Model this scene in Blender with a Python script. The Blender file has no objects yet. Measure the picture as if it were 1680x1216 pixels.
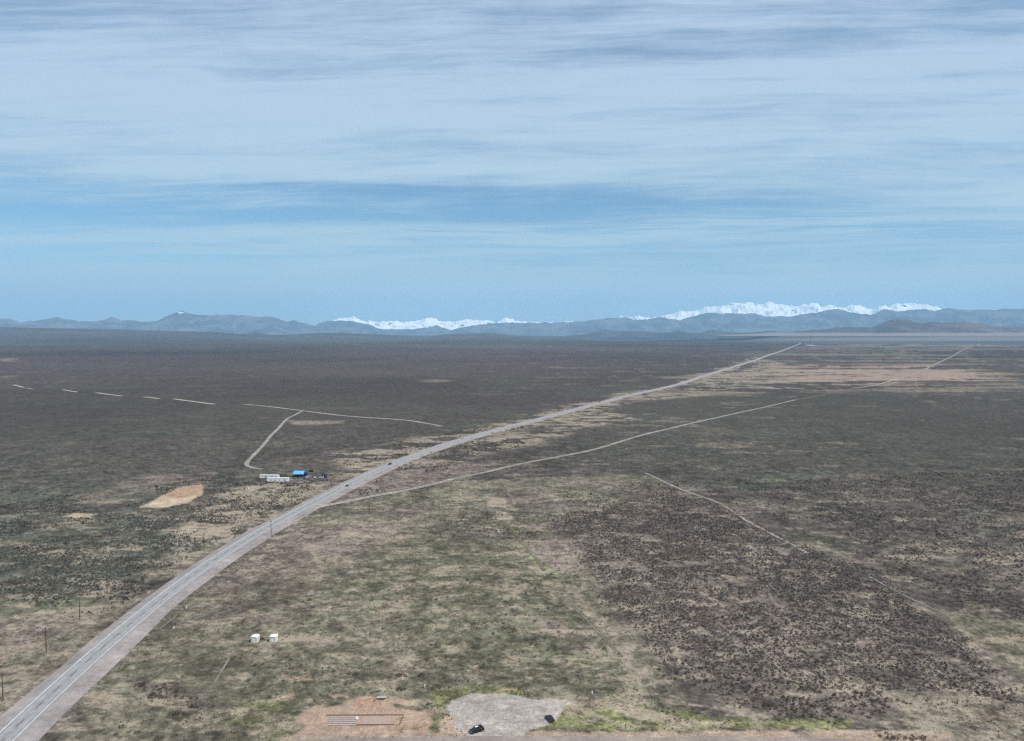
import bpy, math, random
import numpy as np
from mathutils import Vector, Matrix
random.seed(7); RNG = np.random.default_rng(11)
R_ = math.radians
S = bpy.context.scene
COL = S.collection

# ------------------------------------------------------------------ camera
CAM_H = 135.0
FPX = 840 / math.tan(R_(35))          # focal length in photo pixels
PITCH = math.atan(63 / FPX)
cd = bpy.data.cameras.new('camera'); cam = bpy.data.objects.new('camera', cd); COL.objects.link(cam)
cd.sensor_width = 36; cd.angle = R_(70); cd.clip_start = 1; cd.clip_end = 200000
cam.location = (0, 0, CAM_H); cam.rotation_euler = (math.pi/2 - PITCH, 0, 0)
S.camera = cam

# ------------------------------------------------------------------ world, sun, exposure
SUN_EL, SUN_AZ = 52, 118             # azimuth clockwise from +Y (the way we look)
S.view_settings.view_transform = 'Standard'; S.view_settings.look = 'None'
S.view_settings.exposure = 0.0; S.view_settings.gamma = 1
S.cycles.use_denoising = False
S.cycles.max_bounces = 4; S.cycles.diffuse_bounces = 2; S.cycles.volume_bounces = 2
S.cycles.filter_width = 1.3; S.cycles.caustics_reflective = False; S.cycles.caustics_refractive = False

class N:
    """small node-tree helper"""
    def __init__(s, nt): s.nt = nt; s.nt.nodes.clear()
    def add(s, t, ins=None, **props):
        n = s.nt.nodes.new(t)
        for k, v in props.items(): setattr(n, k, v)
        for k, v in (ins or {}).items():
            if isinstance(v, tuple) and len(v) == 2 and hasattr(v[0], 'outputs'): s.nt.links.new(v[0].outputs[v[1]], n.inputs[k])
            elif hasattr(v, 'outputs'): s.nt.links.new(v.outputs[0], n.inputs[k])
            else: n.inputs[k].default_value = v
        return n
    def m(s, op, a, b=0.0, c=None, clamp=False):
        d = {0: a, 1: b}
        if c is not None: d[2] = c
        return s.add('ShaderNodeMath', d, operation=op, use_clamp=clamp)
    def ramp(s, fac, a, b, lo=0.0, hi=1.0):
        return s.add('ShaderNodeMapRange', {0: fac, 1: a, 2: b, 3: lo, 4: hi}, interpolation_type='SMOOTHSTEP')
    def mix(s, fac, a, b, mode='MIX'):
        n = s.add('ShaderNodeMix', data_type='RGBA', blend_type=mode)
        for k, v in ((0, fac), (6, a), (7, b)):
            if isinstance(v, tuple) and len(v) == 2 and hasattr(v[0], 'outputs'): s.nt.links.new(v[0].outputs[v[1]], n.inputs[k])
            elif hasattr(v, 'outputs'): s.nt.links.new(v.outputs[2 if v.bl_idname == 'ShaderNodeMix' else 0], n.inputs[k])
            elif isinstance(v, (tuple, list)): n.inputs[k].default_value = (*v[:3], 1)
            else: n.inputs[k].default_value = v
        return n
    def noise(s, vec, scale, detail=3.0, rough=.5, lac=2.0):
        return s.add('ShaderNodeTexNoise', {'Vector': vec, 'Scale': scale, 'Detail': detail, 'Roughness': rough, 'Lacunarity': lac})

w = bpy.data.worlds.new('World'); S.world = w; w.use_nodes = True
n = N(w.node_tree)
sky = n.add('ShaderNodeTexSky', sky_type='NISHITA', sun_disc=False, sun_elevation=R_(SUN_EL), sun_rotation=R_(SUN_AZ),
            altitude=1500, air_density=1.0, dust_density=0.6, ozone_density=1.6)
tc = n.add('ShaderNodeTexCoord')
sep = n.add('ShaderNodeSeparateXYZ', {0: (tc, 0)})
# coordinates on a flat cloud sheet: level streaks stay level
yy = n.m('MAXIMUM', n.m('ABSOLUTE', (sep, 1)), .12)
az = n.m('DIVIDE', (sep, 0), yy); el = n.m('DIVIDE', (sep, 2), yy)
# sheets of thin high cloud: long streaks in azimuth, thin in elevation, slightly tilted and warped
wv = n.add('ShaderNodeCombineXYZ', {0: n.m('MULTIPLY', az, 1.6), 1: n.m('MULTIPLY', el, 9.0)})
warp = n.noise(wv, 1.3, 3, .5)
el2 = n.m('ADD', el, n.m('MULTIPLY', n.m('SUBTRACT', warp, .5), .07))
el3 = n.m('ADD', el2, n.m('MULTIPLY', az, -.035))
def streak(sa, se, off, detail=6, rough=.58, e=None):
    v = n.add('ShaderNodeCombineXYZ', {0: n.m('MULTIPLY', az, sa), 1: n.m('MULTIPLY', e or el3, se), 2: off})
    return n.noise(v, 1.0, detail, rough)
el4 = n.m('ADD', el, n.m('MULTIPLY', n.m('SUBTRACT', warp, .5), .03))
el5 = n.m('ADD', el4, n.m('MULTIPLY', az, -.02))
s1 = streak(1.1, 15.0, 3.1); s2 = streak(1.9, 55.0, 7.7, 6, .65, el5); s3 = streak(4.0, 120.0, 1.7, 6, .7, el4)
puff = streak(6.0, 40.0, 9.2, 7, .68)
cover = n.m('ADD', n.m('ADD', n.m('MULTIPLY', s1, .36), n.m('MULTIPLY', s2, .28)), n.m('ADD', n.m('MULTIPLY', s3, .12), n.m('MULTIPLY', puff, .24)))
# where the sheet lies: thick from about 11 to 22 degrees, an open band near 8, thin veils below
eh = n.m('ADD', el2, n.m('MULTIPLY', az, .045))
hi = n.ramp(eh, .175, .22, 0, 1); top = n.ramp(el2, .32, .45, 0, 1)
bias = n.m('ADD', n.m('MULTIPLY', hi, .125), n.m('MULTIPLY', top, -.065))
lowv = n.m('MULTIPLY', n.ramp(el, .035, .145, 1, 0), .10)
cov0 = n.ramp(n.m('ADD', n.m('ADD', cover, bias), lowv), .455, .665, 0.0, 1.0)
s5 = streak(.9, 42.0, 21.3, 4, .55, el5)
veil = n.m('MAXIMUM', n.m('MULTIPLY', n.ramp(s5, .44, .60), n.ramp(el, .11, .16, .75, 0)), n.ramp(el, .02, .10, .66, 0))
band = n.m('MULTIPLY', n.ramp(el5, .108, .124), n.ramp(el5, .138, .160, 1, 0))
fine = n.ramp(n.m('ADD', n.m('MULTIPLY', s2, .6), n.m('MULTIPLY', s3, .4)), .42, .58, .15, 1.0)
veil = n.m('MAXIMUM', veil, n.m('MULTIPLY', band, n.m('MULTIPLY', fine, .85)))
veil = n.m('MAXIMUM', veil, n.m('MULTIPLY', n.ramp(el4, .078, .094, .85, 0), fine))
veil = n.m('MAXIMUM', veil, n.m('MULTIPLY', hi, .34))
cov = n.m('ADD', cov0, n.m('MULTIPLY', veil, n.m('SUBTRACT', 1.0, cov0)))
cloudcol = n.mix(n.ramp(el, .05, .45), (5.6, 7.5, 8.3), (5.5, 6.85, 8.6))
tint = n.mix(1.0, (sky, 0), (.80, 1.10, 1.16), 'MULTIPLY')
skyc = n.mix(n.m('MULTIPLY', cov, .93), tint, cloudcol)
bg = n.add('ShaderNodeBackground', {0: (skyc, 2), 1: 0.098})
n.add('ShaderNodeOutputWorld', {0: bg})

sl = bpy.data.lights.new('sun', 'SUN'); sun = bpy.data.objects.new('sun', sl); COL.objects.link(sun)
sl.energy = 4.5; sl.angle = R_(1.5); sl.color = (1, .945, .865)
sd = Vector((math.sin(R_(SUN_AZ))*math.cos(R_(SUN_EL)), math.cos(R_(SUN_AZ))*math.cos(R_(SUN_EL)), math.sin(R_(SUN_EL))))
sun.rotation_euler = sd.to_track_quat('Z', 'Y').to_euler(); sun.location = (0, 0, 300)

# ------------------------------------------------------------------ numeric helpers
def hash2(ix, iy, seed):
    h = (ix.astype(np.int64)*374761393 + iy.astype(np.int64)*668265263 + seed*1442695041) & 0xffffffff
    h = ((h ^ (h >> 13))*1274126177) & 0xffffffff
    h = (h ^ (h >> 16))
    return (h & 0xffff)/65535.0
def vnoise(x, y, seed=0):
    fx = np.floor(x); fy = np.floor(y); tx = x-fx; ty = y-fy
    tx = tx*tx*(3-2*tx); ty = ty*ty*(3-2*ty)
    ix = fx.astype(np.int64); iy = fy.astype(np.int64)
    a = hash2(ix, iy, seed); b = hash2(ix+1, iy, seed); c = hash2(ix, iy+1, seed); d = hash2(ix+1, iy+1, seed)
    return (a*(1-tx)+b*tx)*(1-ty) + (c*(1-tx)+d*tx)*ty
def fbm(x, y, size, octv=4, seed=0, rough=.5):
    """0..1, mean .5; size = largest wavelength in metres"""
    s = 0; amp = 1; tot = 0; f = 1/size
    for i in range(octv):
        ca, sa = math.cos(i*1.1), math.sin(i*1.1)
        s = s + amp*vnoise((x*ca-y*sa)*f+i*17.3, (x*sa+y*ca)*f-i*9.1, seed+i)
        tot += amp; amp *= rough; f *= 2.03
    return s/tot
def sst(a, b, x):
    t = np.clip((x-a)/(b-a), 0, 1); return t*t*(3-2*t)
def ray(px, py):
    a = (px-840)/FPX; b = (608-py)/FPX
    return a, math.cos(PITCH)+b*math.sin(PITCH), -math.sin(PITCH)+b*math.cos(PITCH)
def tan_el(px, py):
    a, f, z = ray(px, py); return z/math.hypot(a, f)
def azim(px, py):
    a, f, z = ray(px, py); return math.atan2(a, f)

RIDGE_PX = [(-900,538),(-300,535),(0,537),(100,539),(200,541),(300,543.5),(350,545),(400,549),(450,551),(500,548),(540,546),(600,548),(650,550),
            (700,552.5),(730,548),(800,546.5),(830,549),(860,553),(950,554),(1000,557.5),(1100,559),(1260,560),(2500,560)]
RIDGE_AZ = np.array([azim(*p) for p in RIDGE_PX]); RIDGE_Z = np.array([CAM_H+17000*tan_el(*p) for p in RIDGE_PX])
def terrain(x, y):
    """height of the land at world x, y"""
    x = np.asarray(x, float); y = np.asarray(y, float)
    r = np.hypot(x, y); th = np.arctan2(x, y)
    tab = np.interp(th, RIDGE_AZ, RIDGE_Z)
    rough = (fbm(x, y, 2600, 4, 41)-.5)
    zl = tab*sst(9500, 17000, r)**1.4
    zl = zl*(1-sst(17200, 23000, r)) + rough*60*sst(9000, 13000, r)*(1-.8*sst(15500, 17000, r)*(1-sst(17400, 19000, r)))
    zr = -34*sst(9300+200*np.sin(th*40), 10300, r) + 138*sst(11300, 17500, r)
    wl = 1-sst(azim(1180, 560), azim(1300, 560), th)
    z = zl*wl + zr*(1-wl)
    z = z*(1-sst(1.0, 1.5, np.abs(th)))
    z = z + (fbm(x, y, 1400, 3, 5)-.5)*9*sst(900, 5000, r)*(1-sst(8200, 9300, r)*(1-wl))*(1-.85*(1-wl)*sst(4500, 6500, r))
    z = z + (fbm(x, y, 120, 2, 8)-.5)*1.0*sst(330, 700, r)*(1-sst(3000, 6000, r))
    return z
def G(px, py):
    """the point of the land that the photo shows at this pixel"""
    a, f, z = ray(px, py)
    t0 = 100.0; prev = t0
    if z > -1e-5: z = -1e-5
    ts = np.concatenate([np.geomspace(120, 30000, 900)])
    hz = CAM_H+z*ts - terrain(a*ts, f*ts)
    k = np.argmax(hz < 0) if (hz < 0).any() else len(ts)-1
    lo, hi_ = ts[max(k-1, 0)], ts[k]
    for _ in range(24):
        mid = .5*(lo+hi_)
        if CAM_H+z*mid - float(terrain(a*mid, f*mid)) < 0: hi_ = mid
        else: lo = mid
    return a*hi_, f*hi_
def GP(pts): return np.array([G(*p) for p in pts])

def mesh_np(name, V, F, mats, colattr=None, smooth=False):
    """V (n,3), F (m,k) arrays -> mesh object"""
    me = bpy.data.meshes.new(name)
    V = np.ascontiguousarray(V, dtype=np.float32); F = np.ascontiguousarray(F, dtype=np.int32)
    k = F.shape[1]
    me.vertices.add(len(V)); me.vertices.foreach_set('co', V.ravel())
    me.loops.add(F.size); me.loops.foreach_set('vertex_index', F.ravel())
    me.polygons.add(len(F)); me.polygons.foreach_set('loop_start', np.arange(0, F.size, k, dtype=np.int32))
    me.update(calc_edges=True)
    if smooth: me.polygons.foreach_set('use_smooth', np.ones(len(F), bool))
    if colattr is not None:
        for an, arr in colattr.items():
            if arr.ndim == 2:
                a = me.attributes.new(an, 'FLOAT_COLOR', 'POINT')
                c = np.ones((len(V), 4), np.float32); c[:, :3] = arr; a.data.foreach_set('color', c.ravel())
            else:
                a = me.attributes.new(an, 'FLOAT', 'POINT'); a.data.foreach_set('value', np.ascontiguousarray(arr, dtype=np.float32))
    me.validate()
    o = bpy.data.objects.new(name, me); COL.objects.link(o)
    for m in (mats if isinstance(mats, list) else [mats]): me.materials.append(m)
    return o
def tag(o, label=None, cat=None, group=None, kind=None):
    if label: o['label'] = label
    if cat: o['category'] = cat
    if group: o['group'] = group
    if kind: o['kind'] = kind
    return o
def empty(name, loc, rz=0):
    o = bpy.data.objects.new(name, None); COL.objects.link(o); o.location = loc; o.rotation_euler = (0, 0, rz); o.empty_display_size = .3
    return o
def copy_tree(o, parent=None):
    c = o.copy(); COL.objects.link(c); c.parent = parent
    for ch in list(o.children): copy_tree(ch, c)
    return c

# ------------------------------------------------------------------ materials
def mat(name, col, rough=.8, metal=0.0, var=.12, scale=1.5, bump=0.0, coat=0.0, spec=.3):
    m = bpy.data.materials.new(name); m.use_nodes = True; n = N(m.node_tree)
    g = n.add('ShaderNodeNewGeometry'); nz = n.noise((g, 0), scale, 4, .6)
    c = n.mix(1.0, col, n.ramp(nz, .25, .75, 1-var, 1+var), 'MULTIPLY')
    d = {'Base Color': (c, 2), 'Roughness': rough, 'Metallic': metal, 'Coat Weight': coat, 'Specular IOR Level': spec}
    if bump:
        d['Normal'] = n.add('ShaderNodeBump', {'Height': nz, 'Strength': bump, 'Distance': .1})
    b = n.add('ShaderNodeBsdfPrincipled', d)
    n.add('ShaderNodeOutputMaterial', {0: b}); return m
def attr_mat(name, scales, amp, bump, bdist, rough=.95, spec=.1):
    """colour of the ground or plant from its own zones, broken up by noise in world metres"""
    m = bpy.data.materials.new(name); m.use_nodes = True; n = N(m.node_tree)
    a = n.add('ShaderNodeAttribute', attribute_name='albedo'); g = n.add('ShaderNodeNewGeometry')
    c = (a, 0); hts = None
    for sc, am in zip(scales, amp):
        nz = n.noise((g, 0), sc, 4, .62)
        c = n.mix(1.0, c, n.ramp(nz, .28, .72, 1-am, 1+am), 'MULTIPLY')
        hts = nz if hts is None else n.m('ADD', hts, nz)
    d = {'Base Color': (c, 2), 'Roughness': rough, 'Specular IOR Level': spec}
    if bump: d['Normal'] = n.add('ShaderNodeBump', {'Height': hts, 'Strength': bump, 'Distance': bdist})
    b = n.add('ShaderNodeBsdfPrincipled', d); n.add('ShaderNodeOutputMaterial', {0: b}); return m

M_GROUND = attr_mat('steppe_ground', [1.6, .5, .06], [.30, .16, .07], .6, .3)
M_SHRUB = attr_mat('sagebrush_leaves', [2.5], [.35], 0, 0)
M_ASPHALT = mat('asphalt', (.272, .262, .256), .85, var=.16, scale=.35)
M_GRAVEL = attr_mat('gravel', [1.6, .3, .06], [.16, .14, .12], .3, .1)
M_PAINT = mat('road_paint', (.72, .72, .70), .6, var=.2, scale=.9)
M_TAR = mat('centre_marking', (.10, .098, .095), .7, var=.25, scale=.8)
M_TRACK = attr_mat('track_dirt', [.9, .2, .05], [.25, .2, .15], .3, .15)
M_WOOD = mat('pole_wood', (.075, .06, .05), .9)
M_STEEL = mat('grey_steel', (.30, .31, .32), .5, .6)
M_WHITE = mat('white_metal', (.74, .74, .71), .5, var=.07)
M_CREAM = mat('cream_siding', (.62, .61, .53), .6, var=.07, scale=3)
M_CREAMROOF = mat('cream_roof', (.86, .86, .78), .5, var=.05, scale=3)
M_DARK = mat('dark_opening', (.012, .012, .013), .7)
M_RUST = mat('rust_iron', (.06, .035, .03), .8)
M_BLUEROOF = mat('blue_roof', (.13, .42, .74), .35, var=.1, scale=.8)
M_NAVY = mat('navy_wall', (.02, .05, .13), .6)
M_PURPLE = mat('plum_wall', (.05, .04, .09), .6)
M_LILAC = mat('lilac_panel', (.52, .48, .66), .6)
M_CARBLACK = mat('black_car_paint', (.006, .006, .007), .25, .1, var=.05, coat=.6)
M_CARNAVY = mat('dark_blue_car_paint', (.02, .028, .06), .3, .1, coat=.5)
M_CARWHITE = mat('white_car_paint', (.75, .76, .77), .3, coat=.5)
M_CARGREY = mat('grey_car_paint', (.12, .12, .13), .3, .3, coat=.5)
M_GLASS = mat('car_glass', (.015, .018, .02), .08, spec=.8)
M_TYRE = mat('tyre_rubber', (.015, .015, .015), .9)
M_RIM = mat('rim_alloy', (.4, .4, .4), .35, .8)
M_HEAD = mat('headlight_glass', (.7, .7, .72), .15)
M_TAIL = mat('tail_light_plastic', (.25, .01, .01), .3)
M_BEAM = mat('pale_concrete', (.40, .345, .315), .85)
M_SLAB = mat('pink_concrete', (.37, .275, .225), .9)
M_BOARD = mat('brown_board', (.20, .125, .09), .9)

# ------------------------------------------------------------------ ground zones
# albedos of the land cover (linear)
C_PLAIN = np.array((.058, .050, .044)); C_SAGE = np.array((.068, .069, .054)); C_GREEN = np.array((.084, .082, .057)); C_LUSH = np.array((.112, .113, .055))
C_OLIVE = np.array((.112, .102, .076)); C_DRY = np.array((.155, .134, .106)); C_TAN = np.array((.255, .212, .168)); C_MAUVE = np.array((.126, .101, .090))
C_SOIL = np.array((.34, .245, .192)); C_SAND = np.array((.40, .315, .235)); C_GRAV = np.array((.285, .254, .236)); C_BRUSH = np.array((.116, .094, .083))
C_PURP = np.array((.070, .052, .055)); C_RUST = np.array((.28, .18, .125))
def poly_sd(P, x, y):
    """signed distance, positive inside"""
    d = np.full(x.shape, 1e18); ins = np.zeros(x.shape, bool)
    n_ = len(P)
    for i in range(n_):
        ax, ay = P[i]; bx, by = P[(i+1) % n_]
        ex, ey = bx-ax, by-ay; wx, wy = x-ax, y-ay
        t = np.clip((wx*ex+wy*ey)/(ex*ex+ey*ey+1e-9), 0, 1)
        d = np.minimum(d, (wx-t*ex)**2+(wy-t*ey)**2)
        c = ((ay > y) != (by > y)) & (x < (bx-ax)*(y-ay)/(by-ay+1e-12)+ax)
        ins ^= c
    return np.where(ins, 1, -1)*np.sqrt(d)
# name, outline as seen in the photo, colour, soft edge (m), ragged edge (m), strength, patch size (m; 0 = solid), cover share
Z_ = [
 ('far_haze_brush', [(-300,556),(2000,570),(2000,600),(900,620),(-300,620)], C_PURP, 300, 900, .5, 900, .6),
 ('right_plain', [(1130,640),(1400,650),(1700,660),(1700,800),(1000,790),(900,740)], (C_PLAIN+C_SAGE)/2, 40, 60, .8, 0, 1),
 ('right_far_tan', [(1060,650),(1160,622),(1330,598),(1480,598),(1600,612),(1590,628),(1450,640),(1300,648),(1150,656)], C_TAN*.95, 60, 260, .95, 80, .50),
 ('right_far_pink', [(1280,603),(1520,598),(1600,613),(1590,628),(1330,640)], np.array((.32,.23,.185)), 80, 300, .7, 90, .42),
 ('right_far_tan2', [(1320,566),(1700,566),(1700,598),(1500,600),(1250,592)], C_TAN*.66, 250, 500, .85, 170, .5),
 ('right_far_tan3', [(1440,640),(1690,622),(1690,634),(1500,645)], C_TAN*.8, 60, 150, .7, 80, .45),
 ('verge_left_tan', [(560,745),(700,715),(840,690),(985,655),(1100,630),(1240,585),(1250,592),(1110,640),(990,668),(860,700),(700,748),(620,775),(520,800),(540,770)], C_TAN*.9, 20, 60, .95, 16, .58),
 ('verge_right_tan', [(700,752),(860,705),(990,668),(1100,640),(1200,612),(1260,590),(1290,600),(1200,640),(1040,660),(1000,690),(860,730),(700,775),(600,800),(590,792)], C_TAN*.9, 20, 70, .9, 18, .54),
 ('between_tracks', [(560,825),(640,775),(740,760),(820,760),(760,782),(690,798),(600,818)], C_MAUVE, 6, 10, .9, 0, 1),
 ('compound', [(420,775),(560,775),(560,800),(400,800)], C_MAUVE*.9, 8, 20, .6, 20, .6),
 ('left_verge_pale', [(380,795),(540,790),(500,820),(430,862),(330,905),(210,975),(250,920),(330,850)], C_TAN*.95, 8, 18, .95, 9, .66),
 ('left_green', [(-200,840),(230,850),(330,900),(230,960),(120,1020),(-200,1050)], C_SAGE*1.02, 20, 30, .8, 0, 1),
 ('left_lush', [(0,880),(60,872),(140,880),(140,915),(40,915),(-60,900)], C_GREEN*.95, 20, 30, .75, 40, .5),
 ('left_lush2', [(20,985),(140,975),(210,985),(130,1008),(20,1012),(-60,1000)], C_GREEN, 8, 12, .8, 0, 1),
 ('left_green3', [(-60,800),(120,780),(200,790),(190,830),(60,835),(-60,840)], C_SAGE, 20, 40, .6, 60, .5),
 ('left_bottom_pale', [(-200,1030),(40,1010),(130,1005),(240,980),(190,1020),(60,1130),(-20,1200),(-200,1250)], C_DRY*.95, 6, 12, .9, 0, 1),
 ('left_bottom_mauve', [(-50,1040),(60,1012),(120,1016),(100,1040),(20,1060),(-50,1110)], C_MAUVE*1.05, 4, 10, .8, 14, .6),
 ('left_bottom_pink', [(-50,1060),(40,1066),(30,1080),(-50,1098)], np.array((.29,.215,.18)), 3, 6, .8, 10, .6),
 ('left_bottom_green', [(-60,1100),(60,1080),(50,1098),(-20,1110)], C_GREEN, 3, 6, .8, 12, .6),
 ('dirt_orange', [(228,832),(262,815),(300,798),(335,795),(330,812),(310,825),(270,833)], C_SAND, 2, 4, 1, 0, 1),
 ('dirt_orange_up', [(270,812),(300,799),(338,796),(332,812),(300,818)], C_RUST, 4, 8, .85, 0, 1),
 ('dirt_mauve', [(190,782),(350,775),(350,790),(280,800),(200,800)], C_MAUVE*1.1, 6, 16, .75, 18, .6),
 ('dirt_olive', [(140,812),(250,795),(250,815),(180,828),(140,824)], C_DRY*.8, 6, 16, .7, 18, .6),
 ('dirt_small', [(104,848),(120,842),(158,843),(150,849),(120,850)], C_SAND*.9, 2, 4, .95, 0, 1),
 ('dirt_small2', [(255,848),(300,844),(300,850),(260,851)], C_DRY, 3, 6, .7, 8, .5),
 ('mid_field', [(460,870),(560,835),(700,800),(860,785),(1060,780),(1180,830),(1260,900),(1100,1000),(1090,1120),(1130,1180),(100,1250),(110,1160),(300,980)], C_OLIVE, 12, 16, .95, 0, 1),
 ('mid_field_mauve', [(470,868),(600,838),(700,835),(640,880),(620,930),(420,960),(330,990),(350,950)], C_MAUVE*1.08, 10, 20, .85, 26, .7),
 ('mid_field_mauve2', [(330,1000),(480,960),(560,970),(480,1020),(340,1045),(280,1060)], C_MAUVE*1.05, 8, 14, .65, 18, .5),
 ('mid_grey', [(640,880),(720,850),(800,860),(900,860),(900,900),(640,895)], (C_MAUVE+C_SAGE)/2*.95, 10, 20, .8, 24, .6),
 ('mid_green', [(630,885),(860,890),(960,940),(1020,1050),(1060,1100),(980,1140),(700,1120),(420,1190),(330,1216),(380,1130),(500,1060),(560,960)], C_GREEN*1.07, 14, 26, .85, 34, .70),
 ('mid_dark_corner', [(700,862),(800,822),(802,845),(860,870),(830,885),(720,880)], C_PLAIN*1.35, 8, 16, .6, 12, .6),
 ('mid_upper_grey', [(780,790),(1050,782),(1180,830),(1200,880),(940,880),(840,860),(820,830)], (C_MAUVE*.8+C_PLAIN*.4), 10, 30, .8, 40, .6),
 ('mid_upper_green', [(930,820),(1060,822),(1040,842),(900,845)], C_OLIVE*1.05, 6, 14, .7, 22, .6),
 ('mid_tan_strip', [(798,814),(826,815),(838,845),(838,856),(812,850),(802,830)], C_TAN*1.1, 3, 6, .9, 10, .75),
 ('mid_tan_strip2', [(762,815),(800,814),(802,824),(770,822)], C_TAN*.95, 3, 6, .8, 8, .6),
 ('mid_tan_patch', [(890,812),(960,806),(965,818),(900,822)], C_TAN*.95, 4, 10, .8, 12, .6),
 ('yellow_strip', [(832,865),(855,870),(870,900),(920,945),(905,945),(862,912),(840,885)], np.array((.17,.155,.095)), 2, 4, .75, 6, .6),
 ('worn_strip', [(845,900),(862,915),(905,945),(960,985),(1000,1020),(1040,1075),(1062,1110),(1045,1112),(1010,1070),(975,1030),(935,1000),(885,950)], C_TAN*.80, 2, 4, .85, 7, .66),
 ('pink_field', [(860,888),(925,878),(935,900),(960,935),(930,940),(880,915)], np.array((.205,.165,.145)), 3, 4, .85, 14, .75),
 ('centre_tan_lower', [(900,975),(950,970),(1040,1000),(1060,1060),(990,1080),(960,1040)], C_DRY, 5, 8, .7, 10, .5),
 ('mauve_patch', [(890,1020),(970,1030),(980,1070),(900,1060)], C_MAUVE, 4, 8, .8, 10, .6),
 ('brush_right', [(878,866),(930,850),(1100,800),(1200,830),(1300,880),(1420,920),(1560,1010),(1640,1080),(1760,1150),(1680,1180),(1560,1165),(1450,1172),(1300,1182),(1200,1172),(1130,1135),(1090,1100),(1060,1050),(1010,1000),(960,940),(930,900)], C_BRUSH, 8, 14, .95, 0, 1),
 ('brush_right_upper', [(1100,790),(1760,770),(1760,1040),(1560,1000),(1400,920),(1250,860)], (C_PLAIN*.6+C_BRUSH*.35+C_SAGE*.15), 20, 30, .85, 0, 1),
 ('right_upper_green', [(1080,800),(1300,780),(1500,800),(1500,840),(1300,840)], C_SAGE*.95, 20, 50, .75, 60, .5),
 ('right_green_a', [(1240,870),(1400,880),(1400,905),(1280,905)], C_GREEN*.8, 12, 24, .7, 30, .5),
 ('right_green_b', [(1440,945),(1560,960),(1560,985),(1460,975)], C_GREEN*.85, 8, 16, .7, 20, .5),
 ('right_green_c', [(1560,800),(1760,860),(1760,920),(1600,900)], C_SAGE, 12, 24, .6, 30, .5),
 ('right_dry_corner', [(1545,1005),(1600,1015),(1700,1022),(1760,1100),(1680,1110),(1610,1060)], C_OLIVE*1.08, 4, 8, .95, 0, 1),
 ('right_dry_corner2', [(1560,1015),(1640,1030),(1670,1048),(1600,1045)], C_DRY, 4, 8, .8, 12, .6),
 ('right_low_pale', [(1450,1135),(1560,1130),(1680,1155),(1760,1170),(1760,1230),(1550,1210),(1470,1180),(1500,1160)], C_DRY*1.02, 4, 8, .85, 10, .65),
 ('right_low_green', [(1560,1150),(1640,1160),(1610,1175),(1570,1168)], C_GREEN*1.05, 3, 5, .8, 0, 1),
 ('bottom_green', [(930,1150),(1130,1165),(1170,1180),(1400,1180),(1390,1196),(1180,1196),(1000,1200),(870,1198),(900,1180)], C_LUSH, 2, 4, .9, 0, 1),
 ('bottom_green_tan', [(930,1150),(1040,1156),(1120,1180),(1210,1188),(1200,1195),(1100,1188),(1030,1176),(1000,1162),(930,1158)], C_TAN*1.1, 1, 2, .85, 0, 1),
 ('bottom_green2', [(700,1128),(740,1130),(840,1128),(870,1140),(740,1146),(730,1160),(715,1205),(700,1205),(712,1160)], C_LUSH*1.02, 1.5, 3, .9, 0, 1),
 ('bottom_left_lush', [(400,1150),(480,1160),(470,1216),(360,1230),(380,1180)], C_LUSH*.85, 4, 8, .7, 10, .7),
 ('bottom_left_green', [(180,1080),(250,1040),(250,1100),(210,1150),(160,1150)], C_GREEN, 3, 8, .7, 9, .7),
 ('cluster_purple', [(205,1118),(250,1110),(345,1140),(350,1160),(280,1180),(300,1150),(240,1145)], C_MAUVE*.75, 2, 4, .8, 7, .7),
 ('cluster_purple2', [(80,1182),(120,1145),(160,1145),(140,1165),(90,1195)], C_MAUVE*.7, 2, 3, .8, 6, .75),
 ('soil_site', [(482,1178),(510,1160),(560,1155),(588,1143),(640,1144),(672,1150),(700,1163),(708,1172),(705,1202),(470,1216),(500,1192)], C_SOIL, 1.2, 2, .97, 0, 1),
 ('soil_site_dark', [(580,1146),(625,1146),(620,1158),(585,1160)], np.array((.27,.165,.12)), 1, 1.5, .9, 0, 1),
 ('soil_site_dark2', [(640,1192),(700,1188),(705,1198),(650,1202)], np.array((.22,.15,.10)), 1, 1.5, .8, 3, .6),
 ('soil_tuft', [(648,1156),(700,1158),(690,1167),(655,1166)], C_GREEN, .8, 1.5, .9, 0, 1),
 ('soil_pink_right', [(722,1178),(740,1172),(760,1204),(720,1206)], np.array((.37,.28,.22)), 1, 1.5, .9, 0, 1),
 ('soil_a', [(470,1112),(505,1107),(512,1116),(480,1120)], C_SOIL*.85, .8, 1.5, .85, 4, .6),
 ('soil_b', [(445,1142),(480,1138),(490,1146),(455,1152)], C_SOIL*.8, .8, 1.5, .8, 4, .6),
 ('soil_c', [(540,1140),(570,1138),(572,1144),(545,1145)], C_SOIL*.8, .6, 1, .85, 0, 1),
 ('soil_d', [(620,1130),(636,1126),(640,1131),(625,1134)], C_TAN*1.2, .6, 1, .9, 0, 1),
 ('soil_e', [(655,1113),(668,1104),(672,1107),(662,1114)], C_TAN*1.3, .5, .8, .9, 0, 1),
 ('soil_f', [(768,1092),(785,1090),(785,1095),(770,1096)], C_SOIL*.8, .5, 1, .9, 0, 1),
 ('soil_g', [(812,1133),(845,1128),(852,1131),(830,1134)], C_SOIL*.9, .5, 1, .9, 0, 1),
 ('soil_h', [(940,1104),(965,1101),(968,1105),(945,1107)], C_MAUVE*1.2, .5, 1, .8, 0, 1),
 ('road_verge', [(470,1206),(600,1203),(760,1203),(900,1200),(1050,1201),(1200,1199),(1400,1200),(1560,1205),(1560,1245),(440,1245)], np.array((.27,.205,.165)), .8, 1.5, .95, 0, 1),
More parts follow.
